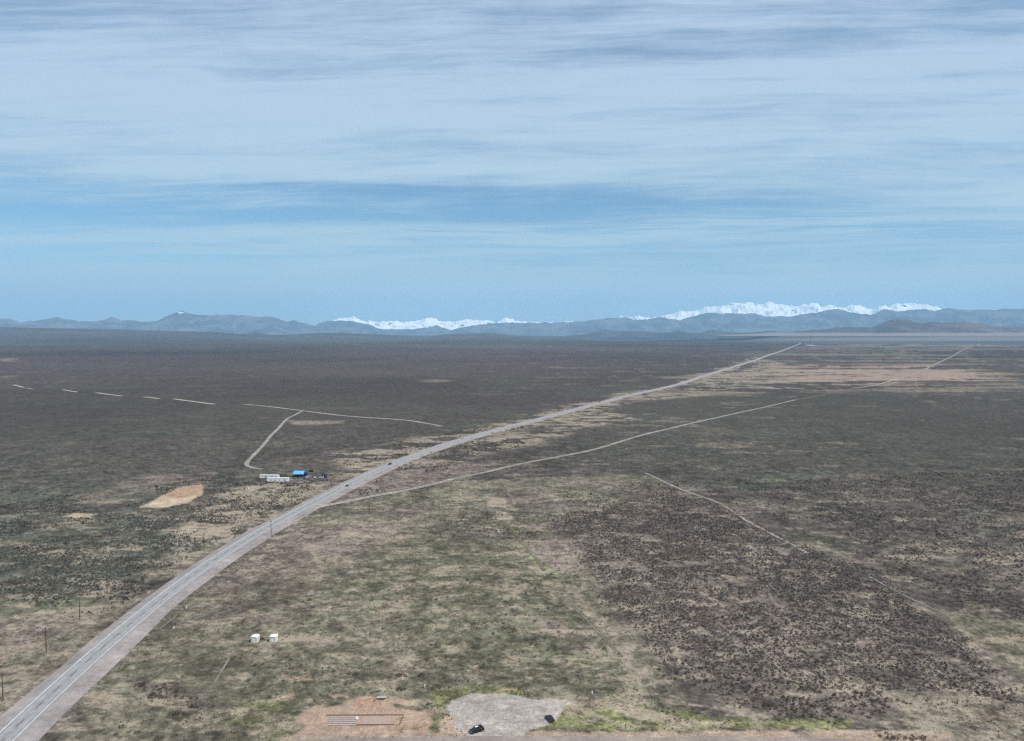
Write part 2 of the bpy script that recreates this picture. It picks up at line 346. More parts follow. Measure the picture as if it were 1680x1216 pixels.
 ('lot', [(733,1160),(745,1148),(765,1141),(790,1137),(822,1138),(860,1143),(905,1148),(950,1152),(925,1160),(918,1172),(912,1182),(895,1190),(862,1196),(862,1212),(772,1212),(752,1198),(741,1186),(744,1174)], C_GRAV*1.08, .5, 2.4, 1, 0, 1),
 ('lot_dark', [(755,1150),(790,1150),(790,1156),(760,1156)], C_GRAV*.72, .4, 1, .8, 3, .5),
 ('lot_dark2', [(800,1160),(870,1168),(870,1174),(790,1170)], C_GRAV*.8, .4, 1, .7, 3, .4),
 ('lot_dark3', [(880,1184),(896,1176),(900,1180),(886,1188)], C_GRAV*.6, .4, .6, .8, 0, 1),
 ('orange_right', [(1230,1200),(1300,1194),(1420,1200),(1560,1206),(1560,1222),(1220,1222)], np.array((.33,.235,.18)), 1.5, 3, .7, 6, .6),
 ('pale_right', [(1340,1198),(1420,1196),(1530,1200),(1530,1206),(1400,1204)], C_TAN*1.45, .8, 2, .9, 5, .6),
 ('dark_right', [(1440,1205),(1560,1208),(1560,1216),(1450,1214)], C_BRUSH*.9, 1, 2, .8, 5, .5),
 ('plain_patch_a', [(690,624),(735,622),(736,627),(700,628)], C_TAN*.7, 20, 40, .7, 0, 1),
 ('plain_patch_b', [(475,690),(565,690),(560,695),(480,697)], C_TAN*.75, 8, 12, .8, 0, 1),
 ('plain_patch_c', [(525,800),(560,796),(550,802)], C_TAN*.8, 4, 6, .8, 0, 1),
 ('plain_patch_d', [(0,590),(20,588),(15,593)], C_TAN*.9, 60, 60, .8, 0, 1),
 ('plain_patch_e', [(-10,618),(20,617),(10,620)], C_TAN*.8, 30, 30, .7, 0, 1),
 ('plain_green_a', [(100,640),(420,670),(400,760),(50,760)], C_SAGE*.8, 60, 150, .6, 200, .5),
 ('plain_green_b', [(560,600),(900,620),(800,680),(560,670)], C_PLAIN*1.15, 60, 150, .5, 300, .5),
]
WARM = np.array((1.02, 1.0, .94))
ZP = {z[0]: GP(z[1]) for z in Z_}

def paint(x, y):
    r = np.hypot(x, y); nX = x.shape
    big = fbm(x, y, 700, 4, 101)[:, None]; b2 = fbm(x, y, 260, 4, 77)[:, None]
    col = C_PLAIN*(.80+.40*big) + (C_SAGE-C_PLAIN)*sst(.52, .68, b2)*.45 + (C_PURP-C_PLAIN)*sst(.54, .66, 1-big)*.5
    for i, (nm, _, c, soft, rag, st, patch, share) in enumerate(Z_):
        P = ZP[nm]; mg = soft+rag
        lo = P.min(0)-mg; hi_ = P.max(0)+mg
        k = np.where((x > lo[0]) & (x < hi_[0]) & (y > lo[1]) & (y < hi_[1]))[0]
        if len(k) == 0: continue
        xx, yy = x[k], y[k]
        d = poly_sd(P, xx, yy) + (fbm(xx, yy, rag*2.2+.01, 4, 200+i, .6)-.5)*2*rag
        f = sst(-soft, soft, d)*st
        if patch:
            f = f*sst(-.03, .03, fbm(xx*(.22 if patch > 79 else .55), yy, patch, 5, 300+i, .6)-(.5+(.5-share)*.55))
        f = f[:, None]; col[k] = col[k]*(1-f)+c*f
    # pale bare streaks and darker stands scattered over everything, at several sizes
    for sz, seed, a0, a1, cc, rr in ((9, 401, .60, .68, C_TAN*.86, (0, 850)), (34, 402, .69, .72, C_TAN*.62, (250, 4500)), (110, 403, .70, .73, C_TAN*.5, (1200, 12000)), (5, 404, .58, .66, C_TAN*.8, (0, 600))):
        nz = fbm(x*.42, y, sz, 4, seed, .6)
        wgt = sst(rr[0]*.7, rr[0]+1, r)*(1-sst(rr[1]*.6, rr[1], r))
        f = sst(a0, a1, nz)*.62*wgt; lum = col.mean(1); f = f*(lum < .2)
        left = sst(azim(700, 700), azim(1000, 700), np.arctan2(x, y))*.8+.2
        far = 1-(1-left)*sst(600, 900, r)
        f = (f*far)[:, None]; col = col*(1-f)+cc*f
    fade = (1-.62*sst(550, 1400, r))[:, None]
    for sz, seed, a in ((9, 501, .60), (3, 502, .75), (1.2, 504, .6), (40, 503, .36), (900, 505, .3), (2600, 506, .5)):
        nz = fbm(x, y, sz, 3, seed, .6)[:, None]; col = col*(1+(nz-.5)*2*a*(fade if sz < 100 else 1)*np.where(col.mean(1) > .21, .35, 1)[:, None])
    # valley beyond the crest and the far hills
    far = sst(9600, 10500, r)*sst(azim(1180, 560), azim(1300, 560), np.arctan2(x, y))
    vc = np.array((.066, .064, .060))*(.75+.5*fbm(x, y, 1800, 4, 61)[:, None])
    pl = (sst(.54, .62, fbm(x*.3, y, 1500, 3, 62))*sst(12600, 13600, r)*(1-sst(16500, 18000, r)))[:, None]
    vc = vc*(1-pl*.5)+np.array((.25, .22, .21))*pl*.5
    col = col*(1-far[:, None])+vc*far[:, None]
    return np.clip(col*WARM, .01, .9)

# the land as one polar sheet round the viewpoint, finest where it is seen near
a_d = np.linspace(-R_(41), R_(41), 1150); a_r = np.linspace(R_(41), R_(319), 60)[1:]
ang = np.concatenate([a_d, a_r[:-1]])
dep = R_(np.arange(0, 1)) if False else None
rad = np.concatenate([np.array([1.0, 20, 50, 80, 110, 135]), CAM_H/np.tan(np.radians(np.arange(42, .83, -.055))), np.geomspace(9500, 58000, 150)])
na, nr = len(ang), len(rad)
AA, RR = np.meshgrid(ang, rad)
GX = (RR*np.sin(AA)).ravel(); GY = (RR*np.cos(AA)).ravel(); GZ = terrain(GX, GY)
i0 = np.arange(nr-1)[:, None]*na; j0 = np.arange(na)[None, :]; j1 = (j0+1) % na
Fq = np.stack([i0+j0, i0+na+j0, i0+na+j1, i0+j1], -1).reshape(-1, 4)[:, ::-1]
ground = mesh_np('ground', np.stack([GX, GY, GZ], 1), Fq, M_GROUND, {'albedo': paint(GX, GY)}, smooth=True)
tag(ground, 'flat sagebrush steppe with dry grass, bare soil and green patches', kind='structure')

# ------------------------------------------------------------------ mountains and hills
def ridge_mat(name, cols, snow=None, fine=.004):
    """rock / forest colours with gullies; snow lies where the mesh says so (attribute 'snow') broken up by noise"""
    m = bpy.data.materials.new(name); m.use_nodes = True; n = N(m.node_tree)
    g = n.add('ShaderNodeNewGeometry')
    mp = n.add('ShaderNodeMapping', {0: (g, 0), 3: (1, .35, 2.5)})
    a = n.noise(mp, fine*.35, 4, .6); b = n.noise(mp, fine, 4, .65)
    c = n.mix(n.ramp(a, .38, .62), cols[0], cols[1])
    c = n.mix(1.0, c, n.ramp(b, .25, .75, .65, 1.35), 'MULTIPLY')
    if len(cols) > 2:
        low = n.add('ShaderNodeAttribute', attribute_name='low')
        c = n.mix(n.m('MULTIPLY', n.ramp(n.m('ADD', (low, 2), n.m('MULTIPLY', n.m('SUBTRACT', a, .5), .8)), .4, .7), .9), c, cols[2])
    if snow:
        s = n.add('ShaderNodeAttribute', attribute_name='snow')
        k = n.ramp(n.m('ADD', (s, 2), n.m('MULTIPLY', n.m('SUBTRACT', b, .5), 2.4)), .46, .56)
        c = n.mix(k, c, (.94, .96, .98))
    bs = n.add('ShaderNodeBsdfPrincipled', {'Base Color': (c, 2), 'Roughness': .95, 'Specular IOR Level': .05})
    n.add('ShaderNodeOutputMaterial', {0: bs}); return m
def ridge(name, prof, dist, depth, material, label, cols=500, rows=46, base=-80, seed=0, jag=0.0, spur=.5, gul=900, snow=0.0, power=1.15, back=.6, low=False):
    px = np.array([p[0] for p in prof], float); te = np.array([tan_el(*p) for p in prof]); azs = np.array([azim(*p) for p in prof])
    A = np.linspace(azs[0], azs[-1], cols)
    T = np.interp(A, azs, te) + (1.8/FPX if jag else 0)
    U = A*dist
    zc = CAM_H+dist*T + (fbm(U, U*0, 2200, 3, seed+1, .6)-.5)*2*max(jag*.5, 60)
    v = np.concatenate([-np.linspace(1, 0, rows)**1.3, np.linspace(0, 1, rows//2)[1:]*back])
    VV, AM = np.meshgrid(v, A, indexing='ij'); ZC = np.broadcast_to(zc, VV.shape)
    D = dist+VV*depth
    X = D*np.sin(AM); Y = D*np.cos(AM)
    rn = 1-2*np.abs(fbm(X+(fbm(X, Y, gul*1.5, 3, seed+9)-.5)*gul, Y*.6, gul, 5, seed+3, .55)-.5)*1.6
    fall = 1-np.abs(VV)**power/np.where(VV < 0, 1, back)
    wgt = np.sin(np.clip(np.abs(VV)*1.0, 0, 1)*math.pi)**.7
    h = np.clip(fall, 0, 1)*(1-spur*wgt*(1-np.clip(rn, 0, 1)))
    if jag: h = h + (fbm(X, Y, 700, 4, seed+5, .6)-.5)*.30*wgt
    Z = base+(ZC-base)*np.clip(h, 0, 1.0)
    Z = Z + (fbm(X, Y, 900, 6, seed+13, .68)-.5)*2*max(jag*.75, 110)*np.clip(h*2.2, 0, 1)*(1 if dist > 25000 else .35)
    nv, nc = VV.shape
    i0 = np.arange(nv-1)[:, None]*nc; j0 = np.arange(nc-1)[None, :]
    F = np.stack([i0+j0, i0+j0+1, i0+nc+j0+1, i0+nc+j0], -1).reshape(-1, 4)
    at = {}
    if snow:
        rel = (Z-base)/(ZC.max()-base)
        sn = snow(AM, Z, rel) if callable(snow) else sst(snow-.15, snow+.15, rel)
        at['snow'] = sn.ravel()
    if low: at['low'] = (1-sst(105, 150, Z)).ravel()
    o = mesh_np(name, np.stack([X, Y, Z], -1).reshape(-1, 3), F, material, at, smooth=not jag)
    tag(o, label, kind='structure'); return o
M_FOREST = ridge_mat('forested_mountain', [(.030, .040, .052), (.125, .12, .125)], fine=.0030)
M_LEFTM = ridge_mat('patchy_snow_mountain', [(.035, .043, .055), (.13, .12, .125)], snow=True, fine=.0032)
M_SNOW = ridge_mat('snow_mountain', [(.10, .10, .11), (.20, .19, .19)], snow=True, fine=.0022)
M_BUTTE = ridge_mat('butte_slopes', [(.065, .052, .052), (.13, .092, .085), (.25, .20, .18)], fine=.003)
M_LOWH = ridge_mat('low_hill', [(.028, .032, .038), (.06, .058, .06)], fine=.003)

def left_snow(A, Z, rel):
    c = azim(297, 512); w1 = np.exp(-((A-c)/.012)**2)*.45*sst(.55, .95, rel)
    w2 = .36*sst(azim(310, 515), azim(330, 515), A)*(1-sst(azim(420, 515), azim(440, 515), A))*sst(.86, .99, rel)
    w3 = np.exp(-((A-azim(98, 520))/.006)**2)*.38*sst(.85, .97, rel)
    return -.25+w1*1.6+w2*1.75+w3*1.6
ridge('mountain_range', [(-420,531),(-250,522),(-120,526),(0,522.5),(15,523),(33,529),(60,526),(95,519),(103,522),(130,526),(165,526),(184,521.5),(200,527),(216,525),(240,529),(255,529),(270,522),(285,515.5),(297,510),
      (310,515.5),(330,517.5),(380,517.5),(420,519),(431,520),(441,519),(455,522),(472,528),(482,524.5),(500,530),(520,535),(545,541)],
      34000, 5200, M_LEFTM, 'long blue mountain range with one pointed peak and thin snow streaks', cols=900, seed=3, spur=.75, gul=1100, snow=left_snow, base=-60)
ridge('mountain_range', [(505,541),(520,534),(540,527.5),(560,526.5),(590,529),(605,532),(625,539),(640,538.5),(660,539),(676,541),(695,539),(716,532.5),(730,539),(740,541),(750,537),(780,534),(820,530),(840,527),(860,530),(900,531.5),(940,529.5),
      (960,526.5),(1000,522),(1030,522),(1045,524),(1077,520.5),(1115,525),(1150,516),(1165,514.5),(1185,515),(1215,513.5),(1240,516),(1260,519),(1300,518),(1330,512),(1370,508.5),(1395,511),(1430,516),(1450,507),(1480,510),(1520,508),(1535,511),
      (1555,506),(1580,508.5),(1630,510),(1680,507.5),(1760,512),(1900,506),(2100,515)],
      35500, 5600, M_FOREST, 'long blue forested mountain range in front of the white peaks', cols=1500, seed=21, spur=.78, gul=1200, base=-60)
def full_snow(A, Z, rel):
    return .66+.22*rel + 0*A
ridge('snow_mountains', [(520,534),(545,528),(565,526),(580,522.5),(590,527),(600,529),(606,526),(640,530),(665,528),(690,529),(705,527),(720,530),(745,531),(765,528),(790,526),(815,525),(833,523),(845,527),(870,531),(895,533),(940,530)],
      39500, 4000, M_SNOW, 'low white snowy crest showing over the middle of the blue range', cols=600, seed=51, jag=330, spur=.55, gul=1300, snow=full_snow, base=200)
ridge('snow_mountains', [(990,526),(1018,518),(1035,520),(1060,524),(1090,518),(1110,515),(1130,515),(1150,509),(1167,505),(1190,508),(1205,501.5),(1220,502),(1240,501),(1252,503),(1261,498.5),(1270,502),(1290,501),(1310,503),(1335,499.5),(1360,502),(1385,501),(1400,499),
      (1430,504),(1452,498),(1458,501),(1470,499),(1490,500),(1520,501),(1535,503),(1550,503),(1575,510),(1620,518)],
      40000, 4200, M_SNOW, 'high jagged white snow peaks over the right end of the blue range', cols=900, seed=71, jag=420, spur=.6, gul=1400, snow=full_snow, base=200)
ridge('butte', [(1180,552),(1250,549),(1300,547.5),(1330,545),(1365,541),(1400,538.5),(1420,537),(1432,537.5),(1445,531),(1462,525.5),(1478,522),(1490,523.5),(1497,528),(1512,531),(1528,528.5),(1545,530),(1570,529),(1590,530),(1615,534),(1650,538),(1700,541),(1780,546)],
      17200, 2200, M_BUTTE, 'reddish brown butte with pale slopes at its foot', cols=420, seed=31, spur=.5, gul=500, base=60, low=True)
ridge('hills', [(930,553),(960,547),(985,541.5),(995,540.5),(1005,543),(1030,542),(1060,543),(1090,545),(1115,541),(1130,544),(1150,545),(1165,540.5),(1172,541),(1190,544),(1230,546),(1260,544),(1300,546),(1350,549),(1400,552)],
      20500, 2000, M_LOWH, 'row of low blue foothills under the mountain range', cols=420, seed=33, spur=.4, gul=900, base=-20)
ridge('hills', [(1060,556),(1090,553.5),(1120,551),(1160,552.5),(1230,556),(1300,558),(1340,560)],
      18300, 1500, M_LOWH, 'dark low hill rising just beyond the plain', cols=160, seed=35, spur=.3, gul=700, base=-40)
ridge('hills', [(384,552),(400,548.5),(410,546.5),(420,543),(428,546),(438,549.5),(460,551),(500,548),(560,552)],
      19000, 1300, M_LOWH, 'small dark knob on the edge of the left plain', cols=120, seed=37, spur=.3, gul=500, base=40)

# ------------------------------------------------------------------ air
HB = 64000
bx = np.array([(x, y, z) for z in (-110, 2700) for y in (-9000, HB) for x in (-HB, HB)], float)
hz = mesh_np('haze', bx, np.array([(0, 2, 3, 1), (4, 5, 7, 6), (0, 1, 5, 4), (2, 6, 7, 3), (0, 4, 6, 2), (1, 3, 7, 5)]), bpy.data.materials.new('air_haze'))
hm = hz.data.materials[0]; hm.use_nodes = True; n = N(hm.node_tree)
pv = n.add('ShaderNodeVolumePrincipled', {'Color': (.46, .75, 1.0, 1), 'Density': 3.1e-5})
n.add('ShaderNodeOutputMaterial', {1: pv})
tag(hz, 'thin blue air between the viewpoint and the mountains', kind='stuff')

# ------------------------------------------------------------------ roads and tracks
def smooth_line(P, step):
    """dense rounded line through world points"""
    P = np.asarray(P, float); t = np.concatenate([[0], np.cumsum(np.hypot(*np.diff(P, axis=0).T))])
    Q = []
    for i in range(len(P)-1):
        p0 = P[max(i-1, 0)]; p1 = P[i]; p2 = P[i+1]; p3 = P[min(i+2, len(P)-1)]
        n_ = max(2, int((t[i+1]-t[i])/step))
        for k in range(n_):
            s = k/n_; Q.append(.5*((2*p1)+(-p0+p2)*s+(2*p0-5*p1+4*p2-p3)*s*s+(-p0+3*p1-3*p2+p3)*s**3))
    Q.append(P[-1]); Q = np.array(Q)
    for _ in range(30):
        Q[1:-1] = .25*Q[:-2]+.5*Q[1:-1]+.25*Q[2:]
    return Q
def frames(Q):
    T = np.gradient(Q, axis=0); T /= np.hypot(T[:, 0], T[:, 1])[:, None]
    return T, np.stack([T[:, 1], -T[:, 0]], 1)          # right-hand normal
def strip(name, Q, offs, hs, m, parent=None, attr=None, lift=0.0):
    """cross-section (offset to the right, height over the land) swept along Q"""
    T, Nn = frames(Q); rr = np.hypot(Q[:, 0], Q[:, 1])
    up = lift + .02*sst(1000, 2000, rr) + .35*sst(2200, 6000, rr)
    V = []
    z0 = terrain(Q[:, 0], Q[:, 1])
    for o_, h_ in zip(offs, hs):
        off = o_(Q, rr) if callable(o_) else np.full(len(Q), float(o_))
        p = Q+Nn*off[:, None]
        zz = terrain(p[:, 0], p[:, 1]) if h_ < .25 else z0
        V.append(np.stack([p[:, 0], p[:, 1], zz+h_+up], 1))
    V = np.stack(V, 1); n0, k = V.shape[:2]
    i0 = np.arange(n0-1)[:, None]*k; j0 = np.arange(k-1)[None]
    F = np.stack([i0+j0, i0+j0+1, i0+k+j0+1, i0+k+j0], -1).reshape(-1, 4)
    V = V.reshape(-1, 3)
    at = {'albedo': attr(V)} if attr else None
    o = mesh_np(name, V, F, m, at, smooth=True)
    if parent: o.parent = parent
    return o
HW = [(-45,1262),(8,1207),(60.5,1160),(120,1106),(190,1043),(260,986),(292,960),(350,919),(400,888),(420,875),(470,848),(523,822),(560,801.5),(600,782),(640,764),(700,740),(765,719.5),(820,704.5),(900,683.7),(985,661),(1040,647),(1100,634),(1130,625),(1160,615),(1200,603),(1240,590.5),(1266,581),(1300,569),(1322,563.5)]
hwp = GP(HW); d0 = hwp[0]-hwp[1]; d0 /= np.hypot(*d0)
hwp = np.vstack([hwp[0]+d0*160, hwp])
HQ = smooth_line(hwp, 4.0)
for _ in range(200): HQ[1:-1] = .25*HQ[:-2]+.5*HQ[1:-1]+.25*HQ[2:]
def gcol(base, var=.25, size=9, seed=3):
    def f(V):
        return np.array(base)[None]*(1+(fbm(V[:, 0], V[:, 1], size, 4, seed)[:, None]-.5)*2*var)
    return f
def shoulder_col(V):
    c = np.array((.295, .258, .243))[None]*(1+(fbm(V[:, 0], V[:, 1], 14, 4, 9)[:, None]-.5)*.5)
    return c
hw = strip('highway', HQ, (-4.6, 4.6), (.62, .62), M_ASPHALT)
tag(hw, 'two-lane grey highway curving away across the plain', kind='structure')
wid = lambda a, b: (lambda Q, rr: a + (fbm(Q[:, 0], Q[:, 1], 60, 3, int(abs(b)*7))-.5)*b)
strip('gravel_shoulder', HQ, (wid(-9.6, 3.0), wid(-8.0, 1.2), -6.2, -4.58), (.06, .10, .5, .59), M_GRAVEL, hw, shoulder_col)
strip('gravel_shoulder', HQ, (4.58, 6.4, wid(9.6, 1.0), wid(11.8, 3.2)), (.59, .5, .10, .06), M_GRAVEL, hw, shoulder_col)
strip('edge_line', HQ, (-3.68, -3.42), (.63, .63), M_PAINT, hw); strip('edge_line', HQ, (3.40, 3.62), (.63, .63), M_PAINT, hw)
def dashes(name, Q, period, on, w, z, m, parent):
    T, Nn = frames(Q); L = np.concatenate([[0], np.cumsum(np.hypot(*np.diff(Q, axis=0).T))])
    V = []; F = []; s = 0
    rr_end = L[np.argmax(np.hypot(Q[:, 0], Q[:, 1]) > 2600)]
    while s+on < rr_end:
        ids = len(V)
        for q in (s, s+on):
            x = np.interp(q, L, Q[:, 0]); y = np.interp(q, L, Q[:, 1]); nx = np.interp(q, L, Nn[:, 0]); ny = np.interp(q, L, Nn[:, 1])
            zz = float(terrain(x, y))+z+.02*float(sst(1000, 2000, math.hypot(x, y)))+.35*float(sst(2200, 6000, math.hypot(x, y)))
            V += [(x-nx*w, y-ny*w, zz), (x+nx*w, y+ny*w, zz)]
        F.append((ids, ids+1, ids+3, ids+2)); s += period
    o = mesh_np(name, np.array(V), np.array(F), m); o.parent = parent; return o
dashes('centre_line', HQ, 12.2, 5.5, .20, .632, M_TAR, hw)
strip('tyre_wear_band', HQ, (-2.45, -1.15), (.626, .626), mat('worn_asphalt', (.305, .296, .29), .8, var=.15, scale=.3), hw)
strip('tyre_wear_band', HQ, (1.15, 2.45), (.626, .626), bpy.data.materials['worn_asphalt'], hw)

def track(pts, width, label, col, rut=False, step=3, lift=.16, var=.3):
    Q = smooth_line(GP(pts), step)
    base = np.array(col)
    f = gcol(base*1.02, var, 11, 5)
    if rut:
        o = strip('dirt_track', Q, (wid(-width/2, .5), -.16*width/2), (.0, .0), M_TRACK, None, f, lift)
        strip('wheel_rut', Q, (.16*width/2, wid(width/2, .6)), (.0, .0), M_TRACK, o, f, lift)
    else:
        w1 = lambda Q, rr: -width/2*(1+(fbm(Q[:, 0], Q[:, 1], 25, 3, 91)-.5)*.7)
        w2 = lambda Q, rr: width/2*(1+(fbm(Q[:, 0], Q[:, 1], 25, 3, 95)-.5)*.7)
        o = strip('dirt_track', Q, (w1, w2), (.0, .0), M_TRACK, None, f, lift)
    tag(o, label, kind='structure'); return o
DT = (.27, .245, .21)
track([(500,838),(523,831),(566,824),(606,815),(660,806),(700,797),(740,787)], 5.4, 'double-rutted dirt road branching off the highway', (.36, .315, .27), rut=True)
track([(735,788),(760,782),(800,774.5),(850,762),(930,747),(985,735),(1050,715),(1120,698),(1200,680),(1260,667),(1306,656)], 5.5, 'pale dirt road running across the middle of the plain', DT)
track([(1306,656),(1340,650),(1370,644),(1400,637)], 5.0, 'faint stretch of dirt road in green brush', (.125, .115, .095))
track([(1400,637),(1440,631),(1480,619),(1510,611)], 5.0, 'faint stretch of dirt road through tan ground', (.36, .315, .26))
track([(1505,612),(1540,595),(1560,586),(1575,577),(1590,570),(1607,563.5)], 9.0, 'straight dirt road climbing to the crest', (.25, .23, .20), step=8)
track([(1326,566),(1340,568),(1400,569),(1450,568.8),(1500,568),(1560,566.6),(1600,566.2),(1640,566.4),(1700,566.6)], 90, 'pale dirt road along the crest of the plain', (.34, .30, .26), step=20, lift=1.2)
for pts in ([(22,631.5),(40,636)], [(44,637),(54,638)], [(103,639.5),(126,643.5)], [(158,644.5),(180,647.5),(201,650)], [(236,651.5),(262,654.2)], [(284,654.5),(310,658),(352,663.5)]):
    track(pts, 8, 'far stretch of pale track showing between low rises', (.34, .305, .25), step=8)
track([(400,663.5),(440,667),(497,674),(560,682),(655,688.5),(672,689.5),(700,695),(727,699.5)], 6.5, 'pale track crossing the left plain in one long line', (.30, .275, .225), step=6)
track([(497,674),(482,682),(470,688),(458,702),(443,716),(438,724),(420,743),(404,760),(405,766),(416,769),(430,770)], 4.5, 'winding pale track ending near the white buildings', (.27, .25, .205))
track([(1058,776),(1080,786),(1105,798),(1140,812),(1165,819),(1185,827),(1200,838),(1225,855),(1250,868),(1280,884),(1300,893),(1325,908)], 2.6, 'narrow pale track descending through the right brush', (.27, .24, .205))
track([(1422,944),(1455,962),(1475,975),(1510,990),(1525,996),(1552,1009)], 1.8, 'thin faint track in dark brush at the right', (.19, .17, .145))
track([(908,972),(930,985),(950,1003),(975,1025),(990,1046),(1020,1078)], 2.2, 'faint rutted track in the middle field', (.19, .17, .125), rut=True)
track([(850,884),(872,905),(885,925),(893,937)], 2.2, 'faint olive wheel track beside the pink field', (.17, .155, .11))
track([(412,1035),(400,1050),(385,1066),(375,1083),(362,1104),(352,1122),(345,1132)], .8, 'thin pale footpath leading down from the sheds', (.18, .165, .135), step=1)
track([(262,1032),(285,1015),(300,1001),(330,985)], .6, 'thin pale line of path near the white marker posts', (.20, .19, .14), step=1)
track([(440,862),(480,848),(520,838)], 1.2, 'thin grassy edge path beside the highway', (.20, .18, .10), step=2)
track([(385,905),(420,882),(450,868),(500,845)], 1.6, 'dull yellow path below the highway shoulder', (.16, .14, .09), step=2)
# junction fan of gravel at the branch road
jp = GP([(455,862),(490,845),(505,828),(530,812),(560,806),(545,822),(520,836),(500,842),(478,856)])
jx = np.array([jp.mean(0)]).repeat(1, 0); V = np.vstack([jx, jp]); V = np.column_stack([V, terrain(V[:, 0], V[:, 1])+.09])
F = np.array([(0, i, i % len(jp)+1) for i in range(1, len(jp)+1)])
jn = mesh_np('road_junction', V, F, M_GRAVEL, {'albedo': shoulder_col(V)}); tag(jn, 'gravel apron where the dirt road meets the highway', kind='structure')
# gravel road along the bottom of the view
bq = smooth_line(GP([(380,1236),(470,1226),(560,1222),(700,1221),(850,1220),(1000,1220),(1150,1219.5),(1300,1220),(1420,1224),(1560,1232)]), 2)
rd = strip('gravel_road', bq, (wid(-4.2, 1.5), wid(4.4, 1.5)), (.04, .04), M_GRAVEL, None, gcol((.285, .235, .205), .2, 7, 4))
tag(rd, 'grey-pink gravel road along the near edge of the field', kind='structure')

# ------------------------------------------------------------------ brush
def shrub_tpl(ntri, size, seed, w=1.0, h=.8):
    """rounded clump of small leaf sprays filling a low dome, with a ragged outline"""
    rg = np.random.default_rng(seed); V = []
    for _ in range(ntri):
        a = rg.random()*6.283; u = rg.random(); ph = math.acos(1-u*.98)
        rr = (.58+.34*rg.random()**.5)*(1+.18*math.sin(a*3+seed))
        c = np.array((math.cos(a)*math.sin(ph)*rr*w/2, math.sin(a)*math.sin(ph)*rr*w/2, max(.06, math.cos(ph)*rr*h)))
        d1 = rg.normal(size=3); d1 /= np.linalg.norm(d1); d2 = np.cross(d1, rg.normal(size=3)); d2 /= np.linalg.norm(d2)
        s = size*(.7+.6*rg.random())
        V += [c+d1*s, c-d1*s*.5+d2*s*.8, c-d1*s*.5-d2*s*.8]
    V = np.array(V); V[:, 2] = np.maximum(V[:, 2], 0)
    if ntri > 60:                                   # no stray spray floats off on its own
        c = V.reshape(-1, 3, 3).mean(1); d = np.linalg.norm(c[:, None]-c[None], axis=2)+np.eye(len(c))*9
        V = V.reshape(-1, 3, 3)[(np.sort(d, 1)[:, 1] < .15)].reshape(-1, 3)
    return V
def scatter_mesh(name, P, sc, col, tpls):
    Vs = []; Cs = []
    which = RNG.integers(0, len(tpls), len(P))
    zz = terrain(P[:, 0], P[:, 1])
    for k, tp in enumerate(tpls):
        idx = np.where(which == k)[0]
        if not len(idx): continue
        a = RNG.random(len(idx))*6.283; ca, sa = np.cos(a)[:, None], np.sin(a)[:, None]; s = sc[idx][:, None]
        X = (tp[None, :, 0]*ca-tp[None, :, 1]*sa)*s+P[idx, 0][:, None]
        Y = (tp[None, :, 0]*sa+tp[None, :, 1]*ca)*s+P[idx, 1][:, None]
        Z = tp[None, :, 2]*s+zz[idx][:, None]
        Vs.append(np.stack([X, Y, Z], -1).reshape(-1, 3)); Cs.append(np.repeat(col[idx], len(tp), 0))
    V = np.vstack(Vs); C_ = np.vstack(Cs)
    return mesh_np(name, V, np.arange(len(V)).reshape(-1, 3), M_SHRUB, {'albedo': C_})
# density (plants per square metre) in named stands
C_B1 = np.array((.090, .072, .065)); C_B2 = np.array((.090, .090, .076)); C_B3 = np.array((.060, .058, .053))
B_ = [  # outline, plants per m2, clumping size, keep threshold, colour, colour2, size
 (ZP['brush_right'], .50, 12, .40, C_B1*1.42, C_B2*1.15, .74),
 (ZP['brush_right_upper'], .14, 24, .44, C_B3*1.35, C_B1*1.2, .85),
 (GP([(-60,860),(300,850),(420,800),(420,868),(330,905),(230,968),(170,985),(100,1000),(-60,985)]), .30, 20, .50, C_B2*1.05, C_B3*1.35, .85),
 (GP([(-60,800),(200,800),(400,770),(420,800),(300,860),(-60,870)]), .10, 40, .48, C_B3*1.1, C_B2*.8, 1.0),
 (GP([(420,775),(560,775),(560,800),(500,830),(420,868),(380,860),(380,800)]), .14, 14, .50, C_B3, C_B2, 1.1),
 (GP([(590,800),(640,775),(760,762),(820,762),(700,792),(560,824)]), .08, 20, .54, C_B1, C_B3, 1.1),
 (GP([(640,885),(720,850),(800,825),(900,820),(1050,790),(1100,800),(930,860),(900,895)]), .06, 22, .54, C_B3*1.3, C_B1*1.2, 1.0),
 (ZP['cluster_purple'], .32, 8, .46, C_B1*.9, C_B1*.7, .95),
 (ZP['cluster_purple2'], .45, 8, .40, C_B1*.9, C_B3, .95),
 (GP([(600,980),(1000,900),(1060,1090),(420,1190),(240,1190),(330,1040)]), .012, 30, .52, C_B2, C_B3, .9),
 (GP([(110,1000),(176,978),(215,955),(260,935),(230,975),(150,1010)]), .10, 9, .50, C_B3*.8, C_B3, 1.3),
 (GP([(1440,1204),(1570,1206),(1600,1216),(1450,1216)]), .5, 6, .42, C_B1*.8, C_B3, .9),
 (GP([(1560,1100),(1680,1130),(1680,1200),(1500,1190),(1480,1170)]), .05, 12, .52, C_B1, C_B2, .9),
 (GP([(560,750),(700,715),(840,690),(900,690),(860,730),(700,775),(590,792)]), .05, 40, .54, C_B3, C_B1, 1.2),
]
PP = []; SS = []; CC = []
keepout = []  # the highway corridor
hx = HQ[::3]
